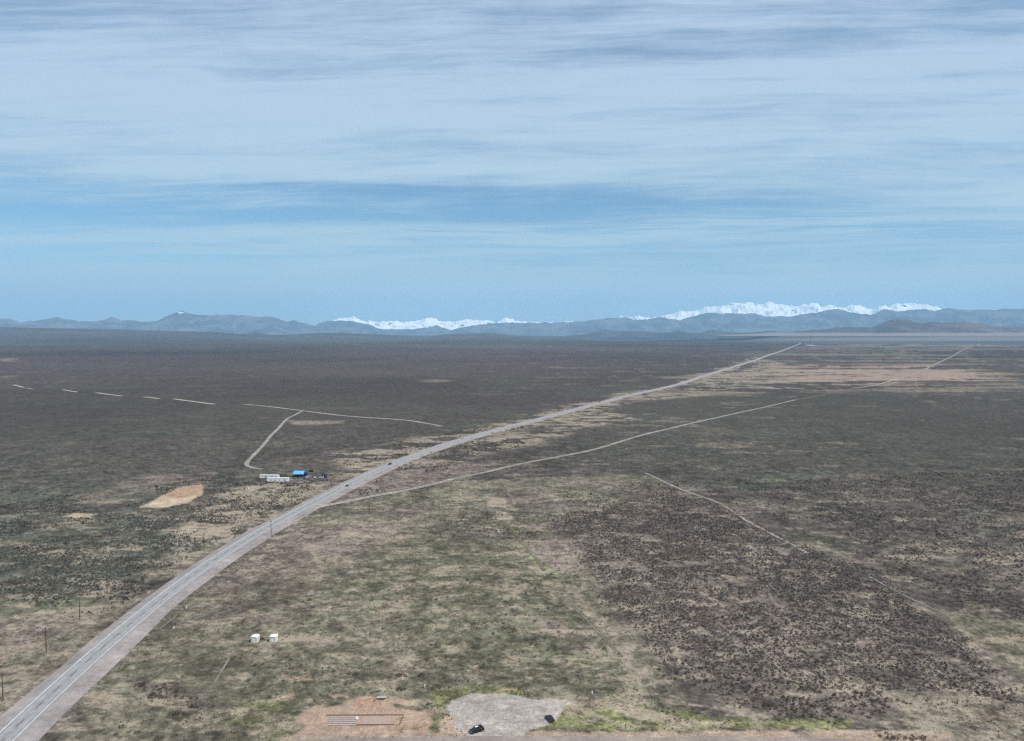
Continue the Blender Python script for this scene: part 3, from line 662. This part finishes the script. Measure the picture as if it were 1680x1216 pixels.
for P, dens, csz, thr, c1, c2, size in B_:
    lo, hi_ = P.min(0), P.max(0); nn = int((hi_-lo).prod()*dens*1.9)
    pts = lo+RNG.random((nn, 2))*(hi_-lo)
    sd_ = poly_sd(P, pts[:, 0], pts[:, 1]) + (fbm(pts[:, 0], pts[:, 1], 40, 4, 700)-.5)*40 - RNG.random(nn)**2*14
    cl = fbm(pts[:, 0], pts[:, 1], csz, 3, 800+int(csz), .6) - .05*sst(420, 560, np.hypot(pts[:, 0], pts[:, 1]))
    th_ = np.abs(np.arctan2(pts[:, 0], pts[:, 1]))
    pts = pts[(sd_ > 0) & (cl > thr-.12*RNG.random(nn)) & (th_ < R_(39)) & (np.hypot(pts[:, 0], pts[:, 1]) < 1050)]
    t = RNG.random((len(pts), 1))*.6+.8*(fbm(pts[:, 0], pts[:, 1], 50, 3, 900)[:, None]-.3)
    c = (c1+(c2-c1)*np.clip(t, 0, 1))*(.7+.6*RNG.random((len(pts), 1)))
    PP.append(pts); CC.append(c); SS.append(size*(.5+1.1*RNG.random(len(pts))**2.2))
PP = np.vstack(PP); CC = np.vstack(CC); SS = np.concatenate(SS)
ok = np.ones(len(PP), bool)
for i in range(0, len(PP), 4000):
    q = PP[i:i+4000]; near = np.hypot(q[:, 0], q[:, 1])
    d = np.min((q[:, None, 0]-hx[None, ::2, 0])**2+(q[:, None, 1]-hx[None, ::2, 1])**2, 1); ok[i:i+4000] = d > 12.5**2
for zn in ('right_dry_corner', 'right_low_pale', 'bottom_green', 'lot', 'dirt_orange', 'dirt_orange_up', 'dirt_small'):
    ok &= (poly_sd(ZP[zn], PP[:, 0], PP[:, 1]) < 1) | (RNG.random(len(PP)) < (.12 if zn.startswith('right') else 0))
PP, CC, SS = PP[ok], CC[ok], SS[ok]
# lone shrubs that stand out one by one in the near grass
LONE = [(200,1193,2.4),(225,1203,2.2),(260,1211,2.6),(287,1208,2.2),(190,1206,1.5),(585,1107,2.6),(573,1106,1.8),(655,1109,2.6),(640,1112,1.8),(692,1109,3.0),(655,1132,2.6),(662,1131,2.0),(500,1121,1.6),(478,1097,2.2),(495,1093,1.4),
        (795,1023,1.7),(826,1023,1.5),(780,987,1.4),(515,997,1.5),(508,985,2.2),(497,988,1.8),(545,1000,1.4),(700,1081,1.6),(540,1096,1.6),(130,1172,1.5),(350,1216,1.2)]
rr = np.hypot(PP[:, 0], PP[:, 1]); inview = (rr > 247) & (np.abs(np.arctan2(PP[:, 0], PP[:, 1])) < R_(34))
order = np.argsort(np.where(inview, rr/(SS**.35), 1e9)); single = order[:300-len(LONE)]
rest = np.ones(len(PP), bool); rest[single] = False
near_t = [shrub_tpl(26, .20, s, 1.1, .75) for s in range(5)]; far_t = [shrub_tpl(11, .30, 20+s, 1.15, .8) for s in range(4)]
nr_ = rr < 480
o = scatter_mesh('sagebrush_cover', PP[rest & nr_], SS[rest & nr_], CC[rest & nr_], near_t); tag(o, 'dark low sagebrush growing thickly over the near fields', 'sagebrush', kind='stuff')
o = scatter_mesh('sagebrush_cover', PP[rest & ~nr_], SS[rest & ~nr_], CC[rest & ~nr_], far_t); tag(o, 'sparse low sagebrush on the farther fields', 'sagebrush', kind='stuff')
print('shrubs', len(PP))
# grass and small forbs standing over the near fields
GT = [(ZP['mid_field'], .34, C_OLIVE*.78, C_GREEN*1.25, C_TAN*.7), (ZP['left_bottom_pale'], .25, C_OLIVE*.6, C_GREEN, C_TAN*.6), (ZP['left_green'], .08, C_SAGE*.6, C_SAGE*1.3, C_SAGE),
      (ZP['bottom_green'], .8, C_GREEN*.7, C_LUSH*1.2, C_GREEN), (ZP['bottom_green2'], .9, C_GREEN*.7, C_LUSH*1.2, C_GREEN), (ZP['right_low_pale'], .3, C_OLIVE*.6, C_DRY*.8, C_GREEN), (ZP['right_dry_corner'], .2, C_OLIVE*.6, C_DRY*.8, C_GREEN)]
gp = []; gc = []
for P, dens, ca_, cb_, cc_ in GT:
    lo, hi_ = P.min(0), P.max(0); nn = int((hi_-lo).prod()*dens)
    pts = lo+RNG.random((nn, 2))*(hi_-lo)
    pts = pts[(poly_sd(P, pts[:, 0], pts[:, 1])+(RNG.random(nn)-.5)*10 > 0) & (np.hypot(*pts.T) < 620) & (np.abs(np.arctan2(pts[:, 0], pts[:, 1])) < R_(38))]
    pts = pts[fbm(pts[:, 0], pts[:, 1], 11, 4, 951, .65) > .40+.16*RNG.random(len(pts))]
    t = RNG.random((len(pts), 1)); c = np.where(t < .45, ca_, np.where(t < .8, cb_, cc_))*(.75+.5*RNG.random((len(pts), 1)))
    gp.append(pts); gc.append(c)
gp = np.vstack(gp); gc = np.vstack(gc); ok = np.ones(len(gp), bool)
for i in range(0, len(gp), 4000):
    q = gp[i:i+4000]; d = np.min((q[:, None, 0]-hx[None, ::2, 0])**2+(q[:, None, 1]-hx[None, ::2, 1])**2, 1); ok[i:i+4000] = d > 12.3**2
for zn in ('lot', 'soil_site', 'worn_strip', 'yellow_strip', 'mid_tan_strip'): ok &= poly_sd(ZP[zn], gp[:, 0], gp[:, 1]) < 0
ok &= np.hypot(gp[:, 0]+96, gp[:, 1]-314) > 4
gp, gc = gp[ok], gc[ok]
o = scatter_mesh('grass_tufts', gp, .5+.7*RNG.random(len(gp))**2, gc, [shrub_tpl(7, .22, 90+k, .9, .38) for k in range(5)])
tag(o, 'short dry and green grass tufts over the near fields', 'grass', kind='stuff'); print('tufts', len(gp))
protos = []
for s in range(6):
    Vt = shrub_tpl(110, .11, 60+s, 1.15, .78)
    c = [C_B1*1.35, C_B1*1.1, C_B2*1.05][s % 3]
    o = mesh_np('sagebrush', Vt, np.arange(len(Vt)).reshape(-1, 3), M_SHRUB, {'albedo': np.repeat(c[None], len(Vt), 0)}); protos.append(o)
used = set()
def put_shrub(x, y, s, label, grp, flat=1.0):
    k = random.randrange(6); o = protos[k] if k not in used else protos[k].copy()
    if k in used: COL.objects.link(o)
    used.add(k)
    o.location = (x, y, float(terrain(x, y))); o.rotation_euler = (0, 0, random.random()*6.28); o.scale = (s, s, s*flat)
    tag(o, label, 'shrub', grp)
for k in range(6): pass
for px, py, s in LONE:
    x, y = G(px, py); put_shrub(x, y, s, 'lone dark low shrub in the near grass', 'lone shrubs in the near grass', .55)
for i in single:
    right = PP[i, 0] > -40
    put_shrub(PP[i, 0], PP[i, 1], SS[i]*1.05, 'small sagebrush at the near edge of the dark brush field' if right else 'small dark sagebrush in the clumps below the highway',
              'sagebrush at the near edge of the brush field' if right else 'sagebrush in the clumps below the highway')

# ------------------------------------------------------------------ small builder for objects
class MB:
    def __init__(s): s.V = []; s.F = []
    def box(s, x0, x1, y0, y1, z0, z1, tx=0, ty=0):
        b = len(s.V)
        s.V += [(x0, y0, z0), (x1, y0, z0), (x1, y1, z0), (x0, y1, z0), (x0+tx, y0+ty, z1), (x1-tx, y0+ty, z1), (x1-tx, y1-ty, z1), (x0+tx, y1-ty, z1)]
        s.F += [tuple(b+i for i in f) for f in ((0, 3, 2, 1), (4, 5, 6, 7), (0, 1, 5, 4), (1, 2, 6, 5), (2, 3, 7, 6), (3, 0, 4, 7))]; return s
    def prism(s, prof, y0, y1, inset=0.0):
        """prof in x,z, extruded along y"""
        b = len(s.V); k = len(prof)
        s.V += [(x, y0, z) for x, z in prof]+[(x, y1, z) for x, z in prof]
        s.F += [tuple(b+i for i in range(k)), tuple(b+k+i for i in reversed(range(k)))]
        s.F += [(b+i, b+k+i, b+k+(i+1) % k, b+(i+1) % k) for i in range(k)]; return s
    def cyl(s, p, q, r0, r1=None, seg=10):
        p, q = Vector(p), Vector(q); r1 = r0 if r1 is None else r1; d = (q-p).normalized()
        u = d.orthogonal().normalized(); v = d.cross(u); b = len(s.V)
        for c, r in ((p, r0), (q, r1)):
            for i in range(seg):
                a = 6.28318*i/seg; s.V.append(tuple(c+u*math.cos(a)*r+v*math.sin(a)*r))
        s.F += [(b+i, b+(i+1) % seg, b+seg+(i+1) % seg, b+seg+i) for i in range(seg)]
        s.F += [tuple(b+i for i in reversed(range(seg))), tuple(b+seg+i for i in range(seg))]; return s
    def build(s, name, m, parent=None, bevel=0.0):
        me = bpy.data.meshes.new(name); me.from_pydata([tuple(v) for v in s.V], [], s.F); me.update(); me.materials.append(m)
        o = bpy.data.objects.new(name, me); COL.objects.link(o)
        import bmesh
        bm = bmesh.new(); bm.from_mesh(me); bmesh.ops.recalc_face_normals(bm, faces=bm.faces)
        if bevel: bmesh.ops.bevel(bm, geom=list(bm.edges), offset=bevel, segments=2, affect='EDGES', clamp_overlap=True)
        bm.to_mesh(me); bm.free()
        if parent: o.parent = parent
        return o
def at(px, py, dz=0.0):
    x, y = G(px, py); return (x, y, float(terrain(x, y))+dz)

# utility poles ------------------------------------------------------
def make_pole():
    r = empty('utility_pole', (0, 0, 0))
    MB().cyl((0, 0, -.3), (0, 0, 10.8), .19, .13, 12).build('post', M_WOOD, r)
    ca = MB().box(-1.3, 1.3, -.07, .07, 9.9, 10.05).build('crossarm', M_WOOD, r)
    ins = MB()
    for x in (-1.15, -.5, .5, 1.15): ins.cyl((x, 0, 10.05), (x, 0, 10.27), .06, .04, 8)
    ins.build('insulators', M_STEEL, ca)
    MB().cyl((.03, .14, 0), (.6, .12, 9.9), .012).build('brace', M_STEEL, r) if False else None
    return r
pole0 = make_pole()
LEFT_POLES = [((5, 1150), 'nearest dark wooden pole left of the highway, beside pinkish bare ground'), ((76, 1070), 'wooden pole beside the highway bend standing in pale dry grass'),
    ((131, 1017), 'dark wooden pole where green brush meets the tan roadside strip'), ((176, 972), 'thin wooden pole among sage clumps left of the highway'),
    ((212, 936), 'faint wooden pole in green sagebrush, second farthest left of the highway'), ((335, 902), 'farthest wooden pole left of the highway, in pale clumpy verge')]
RIGHT_POLES = [((445, 880), 'wooden pole standing against the highway, closest of the right row'), ((527, 861), 'wooden pole just below the gravel junction'),
    ((606, 843), 'wooden pole below the double-rutted dirt road, third of its row'), ((677, 828), 'wooden pole below the dirt road, fourth of its row'),
    ((740, 812), 'wooden pole near where the two ruts merge, fifth of its row'), ((796, 797), 'farthest wooden pole of the row below the dirt road')]
first = True
for row, g_, rz in ((LEFT_POLES, 'utility poles left of the highway', .05), (RIGHT_POLES, 'utility poles below the dirt road', .9)):
    for (p, lab) in row:
        o = pole0 if first else copy_tree(pole0); first = False
        o.location = at(*p); o.rotation_euler = (0, 0, -rz); tag(o, lab, 'utility pole', g_)

# radio mast on the crest --------------------------------------------
mx, my, mz = at(1330, 563.5)
mast = empty('radio_mast', (mx, my, mz)); tag(mast, 'tall thin dark lattice mast standing where the highway meets the crest', 'mast')
mb = MB(); Hm = 150
for k in range(3):
    a = k*2.094; mb.cyl((math.cos(a)*2.6, math.sin(a)*2.6, 0), (math.cos(a)*1.8, math.sin(a)*1.8, Hm), 1.1, .9, 6)
for i in range(36):
    z = i*Hm/36; z2 = (i+1)*Hm/36
    for k in range(3):
        a, b = k*2.094, ((k+1) % 3)*2.094
        mb.cyl((math.cos(a)*2.1, math.sin(a)*2.1, z), (math.cos(b)*2.1, math.sin(b)*2.1, z2), .35, seg=4)
mb.build('lattice', M_RUST, mast)
MB().cyl((0, 0, Hm), (0, 0, Hm+9), .35, .2, 6).build('antenna', M_RUST, mast)
MB().box(-4, 4, -3, 3, 0, 3.4).prism([(-4.3, 3.4), (4.3, 3.4), (0, 5)], -3.2, 3.2).build('equipment_hut', M_WHITE, mast)

# vehicles -------------------------------------------------------------
def vehicle(kind, paint_, loc, heading, label, group=None):
    """heading: direction of the nose, radians from +X"""
    r = empty(kind, loc, heading); tag(r, label, {'suv': 'car', 'pickup_truck': 'truck', 'car': 'car'}[kind], group)
    L, W = {'suv': (4.9, 1.95), 'pickup_truck': (5.7, 2.0), 'car': (4.6, 1.82)}[kind]; h = L/2; wy = W/2
    belt = {'suv': 1.12, 'pickup_truck': 1.12, 'car': .92}[kind]
    low = [(-h, .42), (-h+.05, belt-.05), (-h+.12, belt), (h-1.35, belt), (h-.25, belt-.16), (h-.02, belt-.34), (h, .45), (h-.2, .32), (-h+.2, .32)]
    if kind == 'pickup_truck':
        low = [(-h, .5), (-h, belt), (h-1.45, belt), (h-.2, belt-.12), (h, belt-.3), (h, .5), (h-.2, .36), (-h+.2, .36)]
    body = MB().prism(low, -wy, wy).build('body', paint_, r, .06)
    top = {'suv': 1.80, 'pickup_truck': 1.85, 'car': 1.44}[kind]
    if kind == 'suv': x0, x1, a0, a1 = -h+.12, h-1.25, .35, .75
    elif kind == 'car': x0, x1, a0, a1 = -h+.75, h-1.15, .65, .85
    else: x0, x1, a0, a1 = -.75, h-1.4, .2, .7
    def green(yw0, yw1, xa, xb, za, zb, aa, ab):
        m_ = MB(); m_.V = [(xa, -yw0, za), (xb, -yw0, za), (xb, yw0, za), (xa, yw0, za), (xa+aa, -yw1, zb), (xb-ab, -yw1, zb), (xb-ab, yw1, zb), (xa+aa, yw1, zb)]
        m_.F = [(0, 3, 2, 1), (4, 5, 6, 7), (0, 1, 5, 4), (1, 2, 6, 5), (2, 3, 7, 6), (3, 0, 4, 7)]; return m_
    green(wy-.06, wy-.22, x0, x1, belt-.02, top-.07, a0, a1).build('windows', M_GLASS, r, .02)
    rf = MB().box(x0+a0-.03, x1-a1+.03, -wy+.19, wy-.19, top-.10, top, .05, .05).build('roof', paint_, r, .02)
    pil = MB()
    for sy in (-1, 1):
        for xa, xb in ((x0, x0+a0), (x1, x1-a1), ((x0+x1)/2, (x0+a0+x1-a1)/2)):
            pil.cyl((xa, sy*(wy-.07), belt), (xb, sy*(wy-.21), top-.07), .045, seg=6)
    pil.build('pillars', paint_, r)
    if kind == 'suv':
        MB().box(-.5, .6, -.35, .35, top+.004, top+.03).build('white_roof_spot', M_HEAD, rf)  # thin white spot laid on the roof
    if kind == 'pickup_truck':
        MB().box(-h+.12, -.85, -wy+.12, wy-.12, belt+.004, belt+.02).build('bed_liner', M_DARK, r)
    for sx in (-1, 1):
        for sy in (-1, 1):
            cx = sx*(h-.9); cy = sy*(wy-.12)
            w_ = MB().cyl((cx, cy-.12, .36), (cx, cy+.14, .36), .36, seg=18).build('wheel', M_TYRE, r)
            MB().cyl((cx, cy+sy*.10-.03, .36), (cx, cy+sy*.155, .36), .2, seg=14).build('rim', M_RIM, w_)
    for sy in (-1, 1):
        MB().box(h-.06, h+.02, sy*(wy-.35)-.2, sy*(wy-.35)+.2, belt-.46, belt-.30).build('headlight', M_HEAD, r)
        MB().box(-h-.02, -h+.05, sy*(wy-.18)-.12, sy*(wy-.18)+.12, belt-.40, belt-.15).build('tail_light', M_TAIL, r)
        MB().box(x1-.55, x1-.40, sy*(wy+.09)-.09, sy*(wy+.09)+.09, belt, belt+.15).build('mirror', paint_, r)
    MB().box(h-.03, h+.05, -wy+.1, wy-.1, .38, .58).box(-h-.05, -h+.03, -wy+.1, wy-.1, .38, .58).build('bumper', M_CARGREY, r)
    return r
p = at(782, 1200.5); vehicle('suv', M_CARBLACK, p, R_(208), 'black sport utility car parked at the near edge of the gravel lot')
p = at(902, 1181); vehicle('car', M_CARBLACK, p, R_(112), 'small black car with a bright glint at the far corner of the gravel lot')
def hw_at(px, side):
    """point on the highway surface at photo column px, side metres right of the centre"""
    q = np.array([((840+FPX*(a*1.0)/(b*math.cos(PITCH)+(CAM_H)*math.sin(PITCH)))) for a, b in HQ])
    i = int(np.argmin(np.abs(q-px))); T, Nn = frames(HQ); x, y = HQ[i]+Nn[i]*side; r0 = math.hypot(*HQ[i])
    z = float(terrain(*HQ[i]))+.64+.02*float(sst(1000, 2000, r0))+.35*float(sst(2200, 6000, r0))
    return (x, y, z), math.atan2(T[i, 1], T[i, 0])
for px, side, kind, pm, lab in ((568, 1.8, 'car', M_CARGREY, 'small dark grey car on the highway just past the junction'),
                          (641, -1.8, 'suv', M_CARBLACK, 'dark sport utility car on the left lane beyond the blue roof'),
                          (763, -1.8, 'pickup_truck', M_CARWHITE, 'white pickup on the highway in the middle distance'),
                          (985, -1.8, 'suv', M_CARNAVY, 'far dark vehicle, a speck on the highway in the plain')):
    loc, hd = hw_at(px, side); vehicle(kind, pm, loc, hd if side > 0 else hd+math.pi, lab)

# cream sheds in the near field ---------------------------------------
def shed(px, py, label, door_side):
    x, y, z = at(px, py); r = empty('shed', (x, y, z), R_(-7)); tag(r, label, 'shed', 'small cream sheds in the grass')
    wl = MB().box(-1.35, 1.35, -1.2, 1.6, 0, 2.35).build('wall', M_CREAM, r)
    MB().prism([(-1.47, 2.352), (1.47, 2.352), (1.47, 2.42), (.0, 2.62), (-1.47, 2.42)], -1.32, 1.72).build('roof', M_CREAMROOF, r)
    d = MB().box(-.45, .45, -1.235, -1.203, .05, 1.95).build('door', M_CREAMROOF, wl)
    MB().box(-.9, .9, -1.225, -1.203, 2.05, 2.2).build('vent', M_CREAM, wl)
    MB().box(-1.75, -1.40, -1.15, -.35, 0, 1.25).build('shade_block', M_RUST, r, .03)  # dark block built in for the shed's shadow at its front-left foot
    MB().box(-1.5, 1.5, -1.35, 1.75, -.1, -.0).build('foundation', M_BEAM, r)
    return r
shed(418.5, 1052.5, 'small cream shed with a dark shade block and a crate at its sides, nearer the highway', 0)
shed(449, 1052, 'small cream shed standing clear, with only a dark shade block', 0)
x, y, z = at(430.5, 1049); cr = MB().box(-.9, .9, -.4, .4, .0, .12).box(-.85, -.75, -.35, .35, .12, .5).box(.75, .85, -.35, .35, .12, .5).box(-.9, .9, -.4, .4, .5, .6).build('crate', M_RUST)
cr.location = (x, y, z); tag(cr, 'low dark open crate between the two cream sheds', 'crate')

# white buildings, blue-roofed stand and yard --------------------------
def trailer(name, px0, px1, py, length_deg, label, hgt, dark_windows=0, wheels=True):
    x0, y0 = G(px0, py); x1, y1 = G(px1, py); L = math.hypot(x1-x0, y1-y0); ang_ = math.atan2(y1-y0, x1-x0)+R_(length_deg)
    r = empty(name, ((x0+x1)/2, (y0+y1)/2+1.3, float(terrain((x0+x1)/2, (y0+y1)/2))), ang_); tag(r, label, 'building')
    b = MB().box(-L/2, L/2, -1.3, 1.7, .35, hgt).build('wall', M_WHITE, r)
    MB().prism([(-L/2-.1, hgt+.003), (L/2+.1, hgt+.003), (L/2+.1, hgt+.10), (0, hgt+.25), (-L/2-.1, hgt+.10)], -1.5, 1.9).build('roof', M_WHITE, r)
    MB().box(-L/2+.2, L/2-.2, -1.1, 1.5, 0, .349).build('skirt', M_DARK, r)
    for i in range(dark_windows):
        cx = -L/2+(i+1)*L/(dark_windows+1); f = MB().box(cx-.55, cx+.55, -1.34, -1.302, 1.4, 2.3).build('window', M_CREAM, b); MB().box(cx-.42, cx+.42, -1.37, -1.342, 1.5, 2.2).build('pane', M_GLASS, f)
    d = MB().box(L*.32, L*.32+.9, -1.34, -1.302, .4, 2.4).build('door', M_BEAM, b)
    return r
trailer('mobile_home', 438, 473, 791.0, 1.5, 'long white low building, nearer of two beside the blue roof', 3.4, 4)
trailer('mobile_home', 425.5, 457, 785.2, -3, 'shorter white low building partly behind the long white one', 2.9, 2)
bx0, by0 = G(481, 783); bx1, by1 = G(497.5, 783); bw = bx1-bx0
st = empty('roadside_stand', ((bx0+bx1)/2, by0+2, float(terrain(bx0, by0)))); tag(st, 'building with bright blue metal roof and dark open front', 'building')
MB().box(-bw/2+.3, bw/2-.3, 1.0, 7.0, 0, 3.0).build('wall', M_NAVY, st)
rf = MB(); rf.V = [(-bw/2-.4, -2.6, 2.9), (bw/2+.4, -2.6, 2.9), (bw/2+.4, 2.5, 5.2), (-bw/2-.4, 2.5, 5.2), (-bw/2-.4, 7.6, 2.9), (bw/2+.4, 7.6, 2.9)]
rf.V += [(a, b, c-.14) for a, b, c in rf.V]; rf.F = [(0, 1, 2, 3), (3, 2, 5, 4), (6, 9, 8, 7), (9, 10, 11, 8), (0, 6, 7, 1), (4, 5, 11, 10), (0, 3, 9, 6), (3, 4, 10, 9), (1, 7, 8, 2), (2, 8, 11, 5)]
rfo = rf.build('roof', M_BLUEROOF, st)
sm = MB()
for i in range(int(bw/.6)+1):
    xx = -bw/2+i*.6; sm.cyl((xx, -2.55, 2.95), (xx, 2.45, 5.2), .035, seg=4)
sm.build('roof_seams', M_BLUEROOF, rfo)
for xx in (-bw/2, -bw/6, bw/6, bw/2): MB().cyl((xx, -2.3, 0), (xx, -2.3, 2.85), .09).build('post', M_NAVY, st)
MB().box(-bw/2+.6, bw/2-.6, -1.0, -.3, 0, 1.0).build('counter', M_NAVY, st)
for a, b, c in ((-1, 1, 0), ): MB().box(bw/2+.5, bw/2+3.0, 1.2, 5.5, 0, 2.7).prism([(bw/2+.4, 2.703), (bw/2+3.1, 2.703), (bw/2+1.75, 3.4)], 1.0, 5.7).build('side_room', M_NAVY, st)
yard = [(502.0, 782.0, 'car', M_CARNAVY, 80, 'dark blue car parked beside the blue roofed stand'), (505.5, 784.0, 'pickup_truck', M_CARWHITE, 175, 'white pickup in the yard, next to the dark blue car'),
        (511, 783.3, 'car', M_CARGREY, 10, 'grey car in the middle of the row in the yard'), (517.5, 784.3, 'car', M_CARWHITE, 95, 'white car halfway along the yard row'),
        (521.5, 783.5, 'suv', M_CARNAVY, 85, 'dark blue sport utility car right of the white car'), (526, 784.8, 'car', M_CARWHITE, 5, 'white car beside the plum coloured hut')]
for px, py, kd, pm, hd, lab in yard: vehicle(kd, pm, at(px, py), R_(hd), lab, 'vehicles parked in the yard')
hx_, hy_, hz_ = at(531.5, 785); ht = empty('hut', (hx_, hy_, hz_), R_(-5)); tag(ht, 'small plum coloured hut at the right end of the yard', 'hut')
wl = MB().box(-1.9, 1.9, 0, 3, 0, 3.4).build('wall', M_PURPLE, ht); MB().prism([(-2.1, 3.403), (2.1, 3.403), (0, 4.2)], -.2, 3.2).build('roof', M_PURPLE, ht)
MB().box(-1.2, -.1, -.04, -.003, .3, 2.6).build('door', M_LILAC, wl)
x, y, z = at(479.5, 789.5); tk = empty('water_tank', (x, y, z)); tag(tk, 'small grey tank near the right end of the long white building', 'tank')
MB().cyl((-1.0, 0, .95), (1.0, 0, .95), .6, seg=20).build('shell', M_BEAM, tk, .05); MB().box(-.8, -.6, -.5, .5, 0, .6).box(.6, .8, -.5, .5, 0, .6).build('cradle', M_STEEL, tk)
x, y, z = at(491, 792); bd = MB().box(-1.6, 1.6, -.6, .6, 0, .18).box(-1.3, 1.4, -.45, .4, .18, .42).build('board_stack', M_BEAM); bd.location = (x, y, z); bd.rotation_euler = (0, 0, .1); tag(bd, 'pale flat stack of boards in front of the yard', 'boards')
x, y, z = at(497, 774.5); bd = MB().box(-2.2, 2.2, -1, 1, .4, 2.2).box(-1.8, 1.8, -.7, .7, .0, .4).build('container', M_RUST, None, .05); bd.location = (x+8, y, z); tag(bd, 'rusty container behind the yard', 'container')

# marker posts and small site items ------------------------------------
def marker(px, py, label, h=1.3):
    x, y, z = at(px, py); r = empty('marker_post', (x, y, z)); tag(r, label, 'marker post')
    MB().box(-.22, .22, -.16, .16, .25, h).build('cabinet', M_WHITE, r, .04); MB().cyl((0, 0, -.1), (0, 0, .3), .1).build('foot', M_DARK, r)
    return r
marker(306, 999.5, 'upright white marker box, the upper of two beside the highway', 1.7)
m2 = marker(283.5, 1032, 'white marker box leaning over, the lower of two beside the highway', 1.3); m2.rotation_euler = (0, R_(30), .4)
marker(697, 1129, 'white utility box in dark grass between soil site and gravel lot', 1.5)
marker(971.5, 1140, 'white utility box in the grass past the gravel lot', 1.4)
x, y, z = at(1491, 1195.5); rk = MB().box(-.4, .4, -.3, .3, 0, .45, .12, .1).build('rock', M_BEAM, None, .08); rk.location = (x, y, z); tag(rk, 'pale rock alone in dry grass at the lower right', 'rock')
# thin rod beside the lot
x, y, z = at(968, 1161); rd_ = empty('sign_post', (x, y, z)); tag(rd_, 'thin dark post in the green strip right of the gravel lot', 'post')
MB().cyl((0, 0, -.2), (0, 0, 4.6), .05, .04).build('post', M_RUST, rd_); MB().box(-.18, .18, -.02, .02, 4.2, 4.6).build('plate', M_STEEL, rd_)
# low flat trailer and tow frame near the soil site
x, y, z = at(626, 1146.5); tr = empty('flat_trailer', (x, y, z), R_(2)); tag(tr, 'low flat trailer with pale deck behind the soil site', 'trailer')
MB().box(-1.8, 1.8, -.8, .8, .55, .68).build('deck', M_BEAM, tr); MB().box(-1.7, 1.7, -.7, .7, .38, .549).build('chassis', M_DARK, tr)
for sx in (-.5, .5):
    for sy in (-.82, .82): MB().cyl((sx, sy-.08, .3), (sx, sy+.08, .3), .3, seg=16).build('wheel', M_TYRE, tr)
MB().cyl((1.7, 0, .45), (2.9, 0, .45), .05).build('tow_bar', M_DARK, tr); MB().cyl((2.7, 0, 0), (2.7, 0, 1.1), .05).build('jack', M_DARK, tr)
x, y, z = at(705, 1156.5); tf = empty('farm_implement', (x, y, z), R_(4)); tag(tf, 'small dark iron implement in grass left of the gravel lot', 'implement')
MB().cyl((-1.0, 0, .5), (1.0, 0, .5), .09).build('beam', M_DARK, tf)
for sx in (-.9, -.5): MB().cyl((sx-.05, 0, .5), (sx+.05, 0, .5), .48, seg=18).build('disc', M_DARK, tf)
MB().box(-.75, -.55, -.1, .1, .5, 1.3).build('mast', M_DARK, tf)
# pale beams on the soil site
for i, (py, lab) in enumerate(((1190, 'pale concrete beam nearest the gravel road, front of five on the soil'), (1186.6, 'pale concrete beam, second from the front of five'), (1183.2, 'middle one of five pale concrete beams on bare soil'),
                              (1179.8, 'pale concrete beam, second from the back of five'), (1176.6, 'rearmost of five pale concrete beams on bare soil'))):
    x0, y0 = G(538+i*.8, py); x1, y1 = G(583+i*.5, py); x, y = (x0+x1)/2, (y0+y1)/2
    o = MB().box(-(x1-x0)/2, (x1-x0)/2, -.28, .28, 0, .32).build('concrete_beam', M_BEAM, None, .03); o.location = (x, y, float(terrain(x, y))); o.rotation_euler = (0, 0, random.uniform(-.01, .01))
    tag(o, lab, 'beam', 'pale beams on the soil site')
x, y, z = at(585.5, 1180); o = MB().box(-.5, .5, -.5, .5, 0, .6).box(-.4, .4, -.4, .4, .6, .8).build('white_sack', M_WHITE, None, .1); o.location = (x, y, z); tag(o, 'white bulk sack at the end of the beams', 'sack')
x0, y0 = G(590, 1188.5); x1, y1 = G(643, 1175.5)
o = MB().box(x0, x1, y0, y1, 0, .14).build('foundation_slab', M_SLAB, None, .02); tag(o, 'long pinkish concrete foundation slab on the soil site', 'slab')
for (a, b, lab) in (((536,1174.2), (662,1173.6), 'long brown form board behind the foundation slab'), ((584,1190.2), (646,1189.6), 'brown form board in front of the foundation slab'), ((655,1190), (662,1175), 'brown form board across the right end of the slab')):
    x0, y0 = G(*a); x1, y1 = G(*b); L = math.hypot(x1-x0, y1-y0)
    o = MB().box(-L/2, L/2, -.09, .09, 0, .34).build('form_board', M_BOARD); o.location = ((x0+x1)/2, (y0+y1)/2, .0); o.rotation_euler = (0, 0, math.atan2(y1-y0, x1-x0)); tag(o, lab, 'board', 'form boards round the slab')
